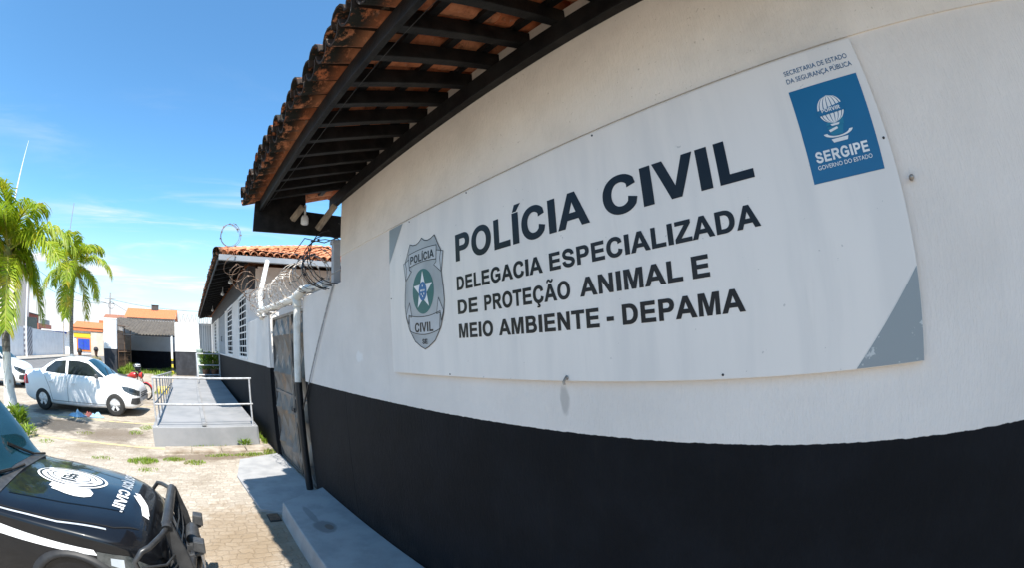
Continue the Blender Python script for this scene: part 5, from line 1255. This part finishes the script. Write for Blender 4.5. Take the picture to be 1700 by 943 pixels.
def sedan(label, loc, rotz, group):
    c = thing('sedan', label, 'car', loc, rotz, group)
    L = Loft(SED, squeeze=.90); wr = .315; WB = ((1.335, wr), (-1.30, wr))
    mb = MB(); L.mesh(mb); body = mb.build('body', [M_CARWHITE, M_RUBBER], c, world=False)
    cut_arches(body, [(x, wr + .02, .385, y0, y1) for x, _ in WB for y0, y1 in ((.52, 1.0), (-1.0, -.52))])
    for sg in (1, -1):
        mb = MB(); L.side_patch(mb, [(-.28, 1.035), (.15, 1.03), (.60, 1.02), (1.0, 1.008)], [(-.28, 1.40), (.10, 1.408), (.44, 1.355), (1.0, 1.03)], sg, .006); mb.build('front_window', M_CARGLASS, c, world=False, fix=False)
        mb = MB(); L.side_patch(mb, [(-1.16, 1.06), (-.85, 1.045), (-.38, 1.04)], [(-1.13, 1.15), (-.80, 1.355), (-.38, 1.40)], sg, .006); mb.build('rear_window', M_CARGLASS, c, world=False, fix=False)
        mb = MB()                                                  # door gaps
        for pl in ([(1.02, .28), (1.03, .92)], [(-.31, .28), (-.31, 1.0)], [(-1.0, .62), (-1.18, .95)], [(-.31, .30), (1.02, .30)], [(-.31, .30), (-.92, .30)], [(-.92, .30), (-1.0, .62)]):
            a, b = Vector(pl[0]), Vector(pl[1]); d = (b - a).normalized(); o = Vector((-d.y, d.x)) * .006
            L.side_patch(mb, [tuple(a - o), tuple(b - o)], [tuple(a + o), tuple(b + o)], sg, .002, 8, 1)
        mb.build('door_gap', M_RUBBER, c, world=False, fix=False)
        for hx in (-.08, -.93):
            mb = MB(); y = L.side(hx, .80); mb.bar((hx - .09, sg * (y + .022), .805), (hx + .09, sg * (y + .022), .80), .02, .032); mb.build('door_handle', M_CARWHITE, c, world=False, bevel=.008)
        mb = MB(); mb.bar((.78, sg * .84, .985), (.80, sg * .93, 1.0), .05, .04)
        mb.add([(.74, sg * .90, .98), (.87, sg * .90, .98), (.90, sg * 1.03, .99), (.76, sg * 1.05, .99), (.74, sg * .90, 1.10), (.83, sg * .90, 1.11), (.84, sg * 1.02, 1.11), (.76, sg * 1.04, 1.10)], [(0, 1, 2, 3), (4, 5, 6, 7), (0, 1, 5, 4), (1, 2, 6, 5), (2, 3, 7, 6), (3, 0, 4, 7)])
        mb.build('mirror', M_PLASTIC, c, world=False, bevel=.02)
        mb = MB(); L.side_patch(mb, [(1.66, .70), (1.88, .61), (2.06, .565), (2.12, .56)], [(1.58, .82), (1.80, .80), (1.98, .755), (2.09, .68)], sg, .006, 14, 5); hl = mb.build('headlight', M_HEADL, c, world=False, fix=False)
        mb = MB(); L.side_patch(mb, [(1.83, .69), (2.05, .635)], [(1.83, .755), (2.02, .705)], sg, .009, 6, 3); mb.build('lamp', M_CARGLASS, hl, world=False, fix=False)
        mb = MB(); L.side_patch(mb, [(1.84, .36), (2.02, .33), (2.10, .35)], [(1.90, .51), (2.03, .515), (2.11, .51)], sg, .006, 8, 3); mb.build('fog_recess', M_PLASTIC, c, world=False, fix=False)
        mb = MB(); L.side_patch(mb, [(-2.15, .66), (-2.05, .66), (-1.86, .68)], [(-2.15, .84), (-2.06, .93), (-1.93, .93)], sg, .006, 8, 4); mb.build('tail_light', M_RED, c, world=False, fix=False)
        for x, r in WB: wheel(c, x, sg * .775, r, .20, sg)
    def ws(u, v): x = 1.05 - u * .66; hw = .70 - u * .14; return (x, (v * 2 - 1) * hw)
    mb = MB(); L.top_patch(mb, ws, .006); mb.build('windscreen', M_WSCREEN, c, world=False, fix=False)
    def rw(u, v): x = -1.50 + u * .80; hw = .60 - u * .07; return (x, (v * 2 - 1) * hw)
    mb = MB(); L.top_patch(mb, rw, .006); mb.build('rear_screen', M_CARGLASS, c, world=False, fix=False)
    mb = MB()
    for k in range(3): mb.bar((2.092, -.34, .52 + k * .055), (2.092, .34, .52 + k * .055), .02, .03)
    mb.build('grille', M_PLASTIC, c, world=False)
    mb = MB(); mb.box(-1.2, -.60, .17, 1.2, .60, .22); mb.box(-1.9, -.5, .2, -1.2, .5, .30); mb.build('underbody', M_RUBBER, c, world=False)
    mb = MB(); mb.box(2.084, -.25, .40, 2.104, .25, .46); mb.build('number_plate', M_GREYTRIM, c, world=False)
    mb = MB(); mb.bar((1.10, .1, 1.075), (.80, .55, 1.22), .012, .012); mb.bar((1.10, -.5, 1.055), (.82, .0, 1.255), .012, .012); mb.build('wiper', M_RUBBER, c, world=False)
    return c
car1 = sedan('clean white sedan parked in full view between the near palm and the ramp', (-13.93, -3.74, 0), R(90 - 6.5), 'white sedans in the yard')
car2 = copy_tree(car1); car2.location = (-18.75, -10.0, 0); car2.rotation_euler[2] = R(88); car2['label'] = 'white sedan with dark door emblem, cut off by the left edge behind the near palm'
Lx = Loft(SED, 30, squeeze=.90); mb = MB(); Lx.side_patch(mb, [(.18, .46), (.52, .46)], [(.18, .88), (.52, .88)], -1, .008, 6, 3); mb.build('door_emblem', M_DKSIGN, car2, world=False, fix=False)

# black police car, nose towards the wall
PK = [
 (-2.25, [(0, .45), (.50, .45), (.68, .50), (.74, .65), (.74, .85), (.73, 1.0), (.66, 1.25), (.50, 1.38), (0, 1.40)]),
 (-2.15, [(0, .34), (.62, .34), (.79, .42), (.81, .62), (.80, .88), (.78, 1.0), (.69, 1.34), (.55, 1.52), (0, 1.56)]),
 (-1.2, [(0, .24), (.68, .24), (.81, .32), (.83, .62), (.82, .90), (.79, 1.0), (.68, 1.38), (.56, 1.57), (0, 1.62)]),
 (-.2, [(0, .24), (.68, .24), (.81, .32), (.83, .62), (.82, .90), (.79, 1.0), (.68, 1.38), (.56, 1.57), (0, 1.62)]),
 (.30, [(0, .24), (.68, .24), (.81, .32), (.83, .62), (.82, .90), (.79, .99), (.68, 1.33), (.56, 1.50), (0, 1.55)]),
 (.66, [(0, .24), (.68, .24), (.81, .32), (.83, .62), (.82, .89), (.785, .965), (.71, 1.12), (.62, 1.22), (0, 1.28)]),
 (.90, [(0, .25), (.68, .25), (.81, .33), (.83, .62), (.815, .85), (.765, .915), (.71, .945), (.58, .975), (0, 1.00)]),
 (1.30, [(0, .25), (.68, .25), (.80, .33), (.825, .60), (.805, .81), (.755, .88), (.70, .91), (.56, .945), (0, .975)]),
 (1.70, [(0, .26), (.66, .26), (.78, .34), (.81, .58), (.785, .755), (.735, .83), (.67, .865), (.52, .90), (0, .93)]),
 (1.98, [(0, .27), (.62, .27), (.73, .35), (.765, .55), (.735, .69), (.685, .755), (.60, .80), (.46, .84), (0, .87)]),
 (2.13, [(0, .29), (.55, .29), (.66, .36), (.70, .52), (.66, .61), (.61, .665), (.53, .71), (.40, .745), (0, .775)]),
 (2.20, [(0, .36), (.44, .36), (.54, .41), (.575, .50), (.54, .55), (.50, .585), (.43, .62), (.32, .64), (0, .66)])]
PC = thing('police_car', 'black police car with white badge and mirrored lettering on its bonnet and a bull bar', 'car', (-3.43, -2.60, 0), R(90 - 2))
PK = [(x, [(y * (.94 if k in (2, 3, 4) else 1), z) for k, (y, z) in enumerate(p)]) for x, p in PK]
L = Loft(PK, 90); mb = MB(); L.mesh(mb); pb = mb.build('body', [M_CARBLACK, M_RUBBER], PC, world=False)
PW = ((1.54, .31), (-1.25, .31))
cut_arches(pb, [(x, .33, .36, y0, y1) for x, _ in PW for y0, y1 in ((.50, 1.0), (-1.0, -.50))])
def patchline(pts, w, off, m, name, parent=PC, sub=14):
    """thin band lying on the top of the shell along local (x, y) points"""
    mb = MB(); rows = [[], []]
    P = []
    for (a, b) in zip(pts, pts[1:]):
        for i in range(sub): P.append((a[0] + (b[0] - a[0]) * i / sub, a[1] + (b[1] - a[1]) * i / sub))
    P.append(pts[-1])
    for i, q in enumerate(P):
        a = Vector(P[max(0, i - 1)]); b = Vector(P[min(len(P) - 1, i + 1)]); d = (b - a).normalized(); o = Vector((-d.y, d.x)) * w / 2
        for r, s_ in ((0, 1), (1, -1)):
            x, y = q[0] + o.x * s_, q[1] + o.y * s_; rows[r].append((x, y, L.top(x, y) + off))
    mb.grid(rows); return mb.build(name, m, parent, world=False, fix=False)
M_GAP = pm('panel_gap', (0.002, 0.002, 0.002), .9)
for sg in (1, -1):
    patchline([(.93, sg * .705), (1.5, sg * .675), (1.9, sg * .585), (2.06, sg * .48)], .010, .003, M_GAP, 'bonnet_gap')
    patchline([(.95, sg * .728), (1.5, sg * .698), (1.85, sg * .628)], .014, .004, M_STRIPEGREY, 'bonnet_edge_glint')  # bright reflection line along the bonnet edge, painted on as a strip
    patchline([(1.02, sg * .50), (1.5, sg * .44), (1.95, sg * .33)], .018, .006, M_CARBLACK, 'bonnet_crease')
    mb = MB(); L.side_patch(mb, [(.20, .795), (1.0, .772), (1.76, .71)], [(.20, .865), (1.0, .838), (1.74, .745)], sg, .004, 20, 3); mb.build('white_stripe', M_VINYL, PC, world=False, fix=False)
    mb = MB(); ring_o, ring_i = [], []
    for i in range(25):
        a = math.pi * (-.06 + 1.12 * i / 24); xo, zo = 1.54 + .455 * math.cos(a), .33 + .405 * math.sin(a); xi, zi = 1.54 + .36 * math.cos(a), .33 + .36 * math.sin(a)
        zo = max(zo, .27); yy = L.side(min(xo, 2.0), zo)
        ring_o.append([(xo, sg * (yy + .002), zo), (1.54 + .43 * math.cos(a), sg * (yy + .03), .33 + .39 * math.sin(a)), (1.54 + .385 * math.cos(a), sg * (max(yy, .745) + .036), .33 + .37 * math.sin(a)), (xi, sg * (max(yy, .745) + .025), zi), (xi, sg * .72, zi)])
    mb.grid(ring_o); mb.build('wheel_arch_flare', pm('flare_plastic', (0.022, 0.022, 0.023), .5, (.014, .014, .015), 9, spec=.3), PC, world=False, fix=False)
    mb = MB(); L.side_patch(mb, [(1.74, .63), (1.95, .56), (2.12, .49)], [(1.76, .735), (1.98, .70), (2.13, .60)], sg, .005, 14, 6); hd = mb.build('headlight', M_HEADL, PC, world=False, fix=False)
    mb = MB(); L.side_patch(mb, [(1.84, .65), (1.93, .62)], [(1.85, .695), (1.94, .68)], sg, .008, 6, 3); mb.build('indicator', M_STRIPEGREY, hd, world=False, fix=False)
    mb = MB(); mb.lathe([(.055, 0), (.05, .012), (0, .02)], 18, 'X', (2.08, sg * .47, .60)); mb.build('reflector', M_ALLOY, hd, world=False)
    mb = MB(); L.side_patch(mb, [(-.15, .99), (.25, .985), (.72, .975)], [(-.15, 1.44), (.15, 1.42), (.72, .995)], sg, .006); mb.build('front_window', M_CARGLASS, PC, world=False, fix=False)
    mb = MB(); L.side_patch(mb, [(-1.9, 1.02), (-.25, .99)], [(-1.8, 1.42), (-.25, 1.45)], sg, .006); mb.build('rear_window', M_CARGLASS, PC, world=False, fix=False)
    mb = MB(); mb.bar((.20, sg * .78, .99), (.22, sg * .88, 1.0), .05, .04); mb.box(.15, sg * .85, .96, .27, sg * .99, 1.08); mb.build('mirror', M_PLASTIC, PC, world=False, bevel=.03)
    for x, r in PW: wheel(PC, x, sg * .69, r, .20, sg)
mb = MB(); L.top_patch(mb, lambda u, v: (.87 - u * .56, (v * 2 - 1) * (.70 - .13 * u)), .006); mb.build('windscreen', M_WSCREEN, PC, world=False, fix=False)
mb = MB(); L.top_patch(mb, lambda u, v: (.87 + u * .09, (v * 2 - 1) * .68), .004, 5, 16); mb.build('cowl', M_PLASTIC, PC, world=False, fix=False)
for a, b, c in (((.95, .06), (.90, -.14), (.82, -.55)), ((.95, .62), (.88, .46), (.77, .10))):
    mb = MB(); P = [Vector((x, y, L.top(x, y) + .022)) for x, y in (a, b, c)]; mb.tube(P, [.011, .009, .006], 6); mb.bar(P[1], P[2], .012, .022); mb.build('wiper', M_RUBBER, PC, world=False)
# badge on the bonnet: concentric rings and a monogram
def disc(r0, r1, cx, cy, ax, ay, off, m, name, n=48, a0=0, a1=2 * math.pi, par=PC):
    mb = MB(); rows = []
    k = max(2, int((r1 - r0) * 18))
    for i in range(n + 1):
        a = a0 + (a1 - a0) * i / n; r_ = []
        for j in range(k + 1):
            r = r0 + (r1 - r0) * j / k; x, y = cx + ax * r * math.cos(a), cy + ay * r * math.sin(a); r_.append((x, y, L.top(x, y) + off))
        rows.append(r_)
    mb.grid(rows); return mb.build(name, m, par, world=False, fix=False)
bx0, by0 = 1.42, .07
bd = disc(0, 1, bx0, by0, .33, .225, .003, M_VINYL, 'bonnet_badge')
for r0, r1, a0, a1 in ((.86, .93, -1.2, 2.4), (.86, .93, 2.6, 4.7), (.67, .715, .2, 3.0), (.67, .715, 3.2, 6.0), (.52, .555, .0, 6.28)): disc(r0, r1, bx0, by0, .33, .225, .0055, M_LETTER, 'badge_ring', 40, a0, a1, bd)
mb = MB()
def hood_poly(mb, poly, off, sub=1):
    mb.add([(x, y, L.top(x, y) + off) for x, y in poly], [tuple(range(len(poly)))])
for (u0, v0, u1, v1) in (tuple(q * .72 for q in w_) for w_ in ((-.09, -.10, .09, -.072), (-.09, -.02, .09, .008), (-.09, -.10, -.062, .008), (.03, -.10, .058, .05), (-.03, -.05, .0, .12), (-.09, .06, .09, .085), (-.02, .10, .06, .125), (-.1, -.15, .1, -.125))):
    hood_poly(mb, [(bx0 + u0, by0 + v0), (bx0 + u1, by0 + v0), (bx0 + u1, by0 + v1), (bx0 + u0, by0 + v1)], .0055)
mb.build('badge_monogram', M_LETTER, bd, world=False, fix=False)
mb = MB()
bl = [(1.20, -.20), (1.30, -.17), (1.42, -.20), (1.55, -.185), (1.68, -.17), (1.74, -.235), (1.73, -.30), (1.66, -.345), (1.55, -.365), (1.42, -.355), (1.32, -.33), (1.24, -.32), (1.25, -.29), (1.19, -.27)]
bl = [(1.49 + (x - 1.47) * .70, -.215 + (y + .27) * .95) for x, y in bl]; cbl = (1.49, -.215); n = len(bl)
mb.add([(x, y, L.top(x, y) + .003) for x, y in bl] + [(*cbl, L.top(*cbl) + .003)], [(i, (i + 1) % n, n) for i in range(n)])
mb.build('bonnet_patch', M_VINYL, PC, world=False, fix=False)  # irregular white patch lying on the bonnet
for wd_, y0, y1 in (('POLÍCIA', .56, .10), ('CIVIL', .05, -.36)):             # mirror-written for the driver ahead
    v, f = glyph_text(wd_, 0, 1, 0, 1, 0); mb = MB()
    mb.add([(1.95 - q[2] * .088 - .12 * ((y0 + (y1 - y0) * q[0]) ** 2), y0 + (y1 - y0) * q[0], 0) for q in v], f)
    mb.v = [(x, y, L.top(x, y) + .0035) for x, y, z in mb.v]
    mb.build('bonnet_lettering', M_STRIPEGREY if wd_ == 'POLÍCIA' else M_VINYL, PC, world=False, fix=False)
for off_, w_ in ((0, .055), (.072, .055)):
    patchline([(2.00, .08 - off_), (2.07, -.06 - off_), (2.09, -.20 - off_ * .8)], w_ * .8, .004, M_VINYL, 'nose_stripe')
# grille, bumper, bull bar
mb = MB()
for k in range(5): mb.tube([(2.185 - .02 * abs(k - 2) * .3, -.40, .46 + k * .035), (2.215, 0, .47 + k * .035), (2.185, .40, .46 + k * .035)], .011, 6)
mb.build('grille', M_PLASTIC, PC, world=False)
mb = MB(); mb.tube([(1.80, -.82, .38), (2.10, -.74, .38), (2.26, -.45, .38), (2.30, 0, .38), (2.26, .45, .38), (2.10, .74, .38), (1.80, .82, .38)], [.09, .12, .13, .13, .13, .12, .09], 12); mb.build('bumper', M_PLASTIC, PC, world=False)
BB = [(2.27, -.44, .82), (2.27, .37, .82)]
mb = MB(); mb.tube([(2.27, -.47, .80), BB[0], BB[1], (2.27, .40, .80)], .038, 14); bb = mb.build('bull_bar', M_BRUSH, PC, world=False)
for sg, y in ((-1, -.44), (1, .37)):
    mb = MB()
    mb.tube([(2.27, y, .80), (2.23, y + sg * .12, .79), (2.15, y + sg * .28, .775), (2.10, y + sg * .33, .77), (2.03, y + sg * .335, .70), (2.05, y + sg * .33, .55), (2.18, y + sg * .26, .46), (2.25, y + sg * .06, .44)], .019, 10); mb.build('side_hoop', M_BRUSH, bb, world=False)
    mb = MB()
    for (z0, z1) in ((.66, .60), (.58, .53)): mb.tube([(2.07, y + sg * .33, z0), (2.22, y + sg * .2, z1 + .02), (2.27, y, z1)], .009, 6)
    mb.build('brace_rod', M_BRUSH, bb, world=False)
    mb = MB(); q = [(2.23, .84), (2.31, .84), (2.37, .62), (2.40, .34), (2.31, .30), (2.25, .42)]
    mb.prism([(a, b) for a, b in q], 'Y', y - .014, y + .014); mb.build('upright_plate', M_BRUSH, bb, world=False, bevel=.01)
    mb = MB(); mb.prism([(2.40, .58), (2.49, .555), (2.50, .64), (2.42, .655)], 'Y', y + sg * -.14 - .05, y + sg * -.14 + .05); mb.bar((2.36, y + sg * -.14, .52), (2.47, y + sg * -.14, .55), .03, .03)
    mb.build('spot_lamp', M_PLASTIC, bb, world=False, bevel=.008)
mb = MB()
for k in range(5): y = -.36 + k * .163; mb.tube([(2.275, y, .79), (2.31, y, .62), (2.34, y, .40)], .007, 6)
for z in (.70, .61, .45): mb.tube([(2.30 + (.7 - z) * .15, -.43, z), (2.32 + (.7 - z) * .15, 0, z), (2.30 + (.7 - z) * .15, .36, z)], .007, 6)
mb.build('guard_rod', M_BRUSH, bb, world=False)
mb = MB(); mb.tube([(2.37, -.44, .50), (2.40, 0, .50), (2.37, .37, .50)], .028, 10); mb.build('lower_tube', M_BRUSH, bb, world=False)
mb = MB(); mb.lathe([(.05, -.12), (.055, -.10), (.055, .10), (.05, .12)], 18, 'Y', (2.40, -.03, .58)); mb.box(2.34, -.16, .50, 2.45, .10, .54); mb.build('winch', M_PLASTIC, bb, world=False)
mb = MB(); mb.box(2.435, -.20, .36, 2.445, .20, .48); mb.build('number_plate', M_VINYL, PC, world=False)

# ------------------------------------------------------------------ motorcycle, helmet, cloth, people
MO = thing('motorcycle', 'small red motorcycle parked beyond the nose of the white sedan', 'motorcycle', (-17.3, -2.55, 0), R(72))
for x, nm in ((.63, 'front_wheel'), (-.62, 'rear_wheel')):
    mb = MB(); mb.lathe([(.245, -.04), (.285, -.05), (.305, -.02), (.305, .02), (.285, .05), (.245, .04), (.245, -.04)], 32, 'Y', (x, 0, .305)); w = mb.build(nm, M_RUBBER, MO, world=False)
    mb = MB()
    for k in range(14): a = k * math.pi / 7; mb.tube([(x, .02 * (-1) ** k, .305), (x + .25 * math.cos(a), 0, .305 + .25 * math.sin(a))], .004, 4)
    mb.lathe([(.04, -.06), (.04, .06)], 12, 'Y', (x, 0, .305)); mb.build('spoke', M_ALLOY, w, world=False)
for sg in (1, -1):
    mb = MB(); mb.tube([(.63, sg * .08, .305), (.42, sg * .08, .80), (.36, sg * .08, .98)], .02, 8); mb.build('fork', M_STEEL, MO, world=False)
    mb = MB(); mb.tube([(.30, sg * .30, 1.02), (.28, sg * .31, 1.16)], .006, 5); mb.lathe([(0, -.01), (.05, -.008), (.05, .01), (0, .012)], 12, 'X', (.28, sg * .32, 1.20)); mb.build('mirror', M_PLASTIC, MO, world=False)
mb = MB(); mb.tube([(.20, -.36, 1.02), (.34, -.22, 1.03), (.36, 0, .99), (.34, .22, 1.03), (.20, .36, 1.02)], .014, 8); mb.build('handlebar', M_RUBBER, MO, world=False)
mb = MB(); rows = []
for i in range(9):
    a = math.pi * (.12 + .62 * i / 8); rows.append([(.63 + .33 * math.cos(a), y, .305 + .335 * math.sin(a) - (.02 if abs(y) > .05 else 0)) for y in (-.07, -.03, .03, .07)])
mb.grid(rows); mb.build('mudguard', M_REDPAINT, MO, world=False)
def blobby(mb, secs, n=12, mi=0):
    """lofted ellipse sections along x: (x, z, half width, half height)"""
    rows = [[(x, w * math.cos(2 * math.pi * k / n), z + h * math.sin(2 * math.pi * k / n)) for k in range(n + 1)] for x, z, w, h in secs]; mb.grid(rows, mi)
mb = MB(); blobby(mb, [(.30, .86, .02, .05), (.22, .86, .11, .11), (.02, .84, .13, .12), (-.16, .78, .08, .07), (-.20, .77, .02, .03)]); mb.build('tank', M_REDPAINT, MO, world=False)
mb = MB(); blobby(mb, [(.53, .86, .02, .03), (.50, .86, .10, .11), (.42, .88, .12, .14), (.36, .90, .10, .12), (.33, .90, .02, .03)]); mb.build('headlamp_cowl', M_REDPAINT, MO, world=False)
mb = MB(); mb.lathe([(0, .56), (.05, .555), (.075, .52)], 16, 'X', (0, 0, .87)); mb.build('headlamp', M_HEADL, MO, world=False)
mb = MB(); blobby(mb, [(-.12, .80, .03, .02), (-.20, .80, .12, .05), (-.5, .82, .14, .05), (-.72, .86, .10, .04), (-.78, .87, .02, .02)]); mb.build('seat', M_RUBBER, MO, world=False)
mb = MB(); mb.box(-.12, -.12, .28, .22, .12, .58); mb.tube([(.30, 0, .90), (.25, 0, .4), (-.2, 0, .3), (-.25, 0, .72)], .025, 8); mb.tube([(-.25, .12, .7), (-.62, .12, .305)], .018, 6); mb.tube([(-.25, -.12, .7), (-.62, -.12, .305)], .018, 6); mb.tube([(.15, -.14, .40), (.0, -.15, .25), (-.8, -.16, .36)], .035, 8); mb.build('engine_frame', M_PLASTIC, MO, world=False, bevel=.02)
mb = MB(); blobby(mb, [(-.74, .66, .05, .03), (-.60, .72, .10, .07), (-.40, .70, .10, .09), (-.25, .66, .08, .06)]); mb.build('side_panel', M_REDPAINT, MO, world=False)
mb = MB(); mb.tube([(-.05, .10, .30), (-.06, .26, .0)], .012, 6); mb.build('kick_stand', M_STEEL, MO, world=False)
HE = thing('helmet', 'dark helmet with pale stripes hung on the motorcycle handlebar', 'helmet', (-17.10, -2.24, 1.03))
mb = MB(); mb.lathe([(.085, 1.03), (.125, 1.06), (.138, 1.12), (.132, 1.19), (.10, 1.25), (.05, 1.28), (0, 1.287)], 20, c=(-17.10, -2.24, 0)); mb.build('shell', M_CARBLACK, HE)
mb = MB(); mb.lathe([(.138, 1.175), (.1375, 1.195)], 20, c=(-17.10, -2.24, 0)); mb.lathe([(.118, 1.235), (.105, 1.255)], 20, c=(-17.10, -2.24, 0)); mb.build('stripe', M_VINYL, HE)
mb = MB(); rows = [[(-17.10 + r * math.cos(a), -2.24 + r * math.sin(a), z) for a in [math.pi * (-.32 + .64 * k / 8) for k in range(9)]] for r, z in ((.138, 1.09), (.148, 1.12), (.145, 1.16))]; mb.grid(rows); mb.build('visor', M_CARGLASS, HE)

random.seed(9)
def cloth(name, label, x, y, rx, ry, h, m, seed, cat='cloth', grp=None):
    random.seed(seed); mb = MB(); rows = []; ph = [random.uniform(0, 6) for _ in range(6)]
    for i in range(25):
        r = []
        for j in range(25):
            u, v = i / 12 - 1, j / 12 - 1; d = min(1, math.hypot(u, v)); f = max(0, 1 - d ** 1.6)
            z = .012 + f * h * (.55 + .3 * math.sin(5 * u + ph[0] + 2 * v) + .25 * math.sin(7 * v + ph[1]) + .15 * math.sin(13 * u - 9 * v + ph[2]))
            e = 1 + .18 * math.sin(3 * math.atan2(v, u) + ph[3]) + .1 * math.sin(7 * math.atan2(v, u) + ph[4])
            r.append((x + rx * u * e * (.75 if abs(u) + abs(v) > 1.5 else 1), y + ry * v * e * (.75 if abs(u) + abs(v) > 1.5 else 1), max(.008, z)))
        rows.append(r)
    mb.grid(rows); return tag(mb.build(name, m, fix=False), label, cat, grp)
M_BLUECL = pm('pale_blue_cloth', (0.28, 0.46, 0.62), .85, (0.20, 0.36, 0.52), 8)
cloth('cloth', 'pale blue cloth heap on the ground under the white sedan', -12.55, -3.72, .17, .27, .15, M_BLUECL, 4)
cloth('cloth', 'small red and brown rag beside the pale blue cloth under the sedan', -12.75, -3.38, .13, .13, .16, pm('red_rag', (0.38, 0.10, 0.07), .9, (0.12, .05, .05), 9), 6)
cloth('cloth', 'second pale blue cloth nearest the front wheel under the sedan', -12.65, -3.10, .16, .22, .13, M_BLUECL, 8)

def person(label, x, y, face, h, shirt, trousers, skin, hair, cap=None, lean=0.0, bend=0.0):
    t_ = thing('person', label, 'person', (x, y, 0), face)
    s = h / 1.75
    J = {}
    V_, E_, Rr = [], [], []
    def j(name, p, r, frm=None):
        J[name] = len(V_); q = Vector(p)
        if q.z > .95: k_ = q.z - .95; q = Vector((q.x + math.sin(bend) * k_, q.y, .95 + math.cos(bend) * k_))
        V_.append(tuple(q * s)); Rr.append(r * s)
        if frm: E_.append((J[frm], J[name]))
    j('pelvis', (0, 0, .95), .125); j('waist', (.0, 0, 1.08), .12, 'pelvis'); j('chest', (.01, 0, 1.28), .145, 'waist'); j('neck0', (.0, 0, 1.45), .065, 'chest'); j('neck', (.015, 0, 1.51), .055, 'neck0'); j('chin', (.035, 0, 1.57), .075, 'neck'); j('head', (.03, 0, 1.65), .098, 'chin'); j('crown', (.02, 0, 1.72), .075, 'head')
    for sg, n_ in ((1, 'l'), (-1, 'r')):
        j('sh' + n_, (0, sg * .17, 1.41), .058, 'chest'); j('el' + n_, (-.03, sg * .24, 1.14), .042, 'sh' + n_); j('wr' + n_, (.10, sg * .24, .92), .03, 'el' + n_); j('ha' + n_, (.15, sg * .23, .85), .034, 'wr' + n_)
        j('hip' + n_, (0, sg * .09, .88), .085, 'pelvis'); j('kn' + n_, (.02, sg * .10, .50), .058, 'hip' + n_); j('an' + n_, (-.02, sg * .11, .09), .042, 'kn' + n_); j('to' + n_, (.13, sg * .12, .035), .036, 'an' + n_)
    me = bpy.data.meshes.new('body'); me.from_pydata(V_, E_, []); o = bpy.data.objects.new('body', me); COL.objects.link(o)
    md = o.modifiers.new('skin', 'SKIN')
    for i, r in enumerate(Rr): me.skin_vertices[0].data[i].radius = (r, r * (.72 if i in (0, 1, 2) else 1))
    me.skin_vertices[0].data[0].use_root = True
    for i in (0, 1, 2): me.skin_vertices[0].data[i].radius = (Rr[i] * 1.15, Rr[i] * .80)
    o.modifiers.new('sub', 'SUBSURF').levels = 2
    m2 = bpy.data.meshes.new_from_object(o.evaluated_get(bpy.context.evaluated_depsgraph_get())); bpy.data.objects.remove(o)
    for m_ in (skin, shirt, trousers, M_RUBBER): m2.materials.append(m_)
    for p_ in m2.polygons:
        c = p_.center / s; zz = c.z
        p_.material_index = 3 if zz < .10 else 2 if zz < .95 else 1 if (zz < 1.47 and not (abs(c.y) > .16 and zz < 1.22)) else 0
        p_.use_smooth = True
    b = bpy.data.objects.new('body', m2); COL.objects.link(b); b.parent = t_
    hx, hz = .03 + math.sin(bend) * .72, .95 + math.cos(bend) * .72
    mb = MB(); mb.lathe([(.106 * s, (hz - .02) * s), (.108 * s, (hz + .03) * s), (.09 * s, (hz + .08) * s), (.05 * s, (hz + .115) * s), (0, (hz + .12) * s)], 16, c=(hx * s - .012, 0, 0))
    if cap: mb.prism([((hx + .07) * s, -.07 * s), ((hx + .19) * s, -.05 * s), ((hx + .19) * s, .05 * s), ((hx + .07) * s, .07 * s)], 'Z', (hz + .02) * s, (hz + .032) * s)
    mb.build('cap' if cap else 'hair', cap or hair, t_, world=False)
    for sg in (1, -1):
        mb = MB(); mb.lathe([(0, -.008), (.012, 0), (0, .008)], 8, 'Y', ((hx + .085) * s, sg * .036 * s, (hz - .03) * s)); mb.build('eye', M_RUBBER, t_, world=False)
    mb = MB(); mb.add([((hx + .09) * s, -.014 * s, (hz - .075) * s), ((hx + .09) * s, .014 * s, (hz - .075) * s), ((hx + .118) * s, 0, (hz - .07) * s), ((hx + .088) * s, 0, (hz - .025) * s)], [(0, 1, 2), (0, 2, 3), (1, 3, 2)]); mb.build('nose', skin, t_, world=False)
    return t_
M_SKIN = pm('brown_skin', (0.22, 0.11, 0.065), .55); M_HAIR = pm('dark_hair', (0.012, 0.010, 0.009), .6)
person('person with dark hair in a dull red shirt leaning behind the white sedan', -16.2, -4.35, R(-20), 1.70, pm('dull_red_shirt', (0.25, 0.06, 0.06), .85), M_BAND, M_SKIN, M_HAIR, bend=.30)
person('person in a dark cap and olive shirt standing behind the white sedan', -17.2, -4.02, R(10), 1.74, pm('olive_shirt', (0.22, 0.20, 0.10), .9, (0.12, .10, .06), 9), pm('khaki_trousers', (0.16, 0.14, .09), .9), M_SKIN, M_HAIR, cap=pm('dark_cap', (0.02, 0.022, 0.03), .8))

dg_ = thing('drain_grate', 'small black drain grate beside the far corner of the grey step', 'drain', (-5.02, .76, 0))
mb = MB(); mb.box(-5.14, .66, 0, -4.90, .80, .012); mb.build('frame', M_RUBBER, dg_)
mb = MB()
for k in range(6): mb.box(-5.12 + k * .036, .67, .012, -5.105 + k * .036, .79, .022)
mb.build('grating', M_RUSTWIRE, dg_)
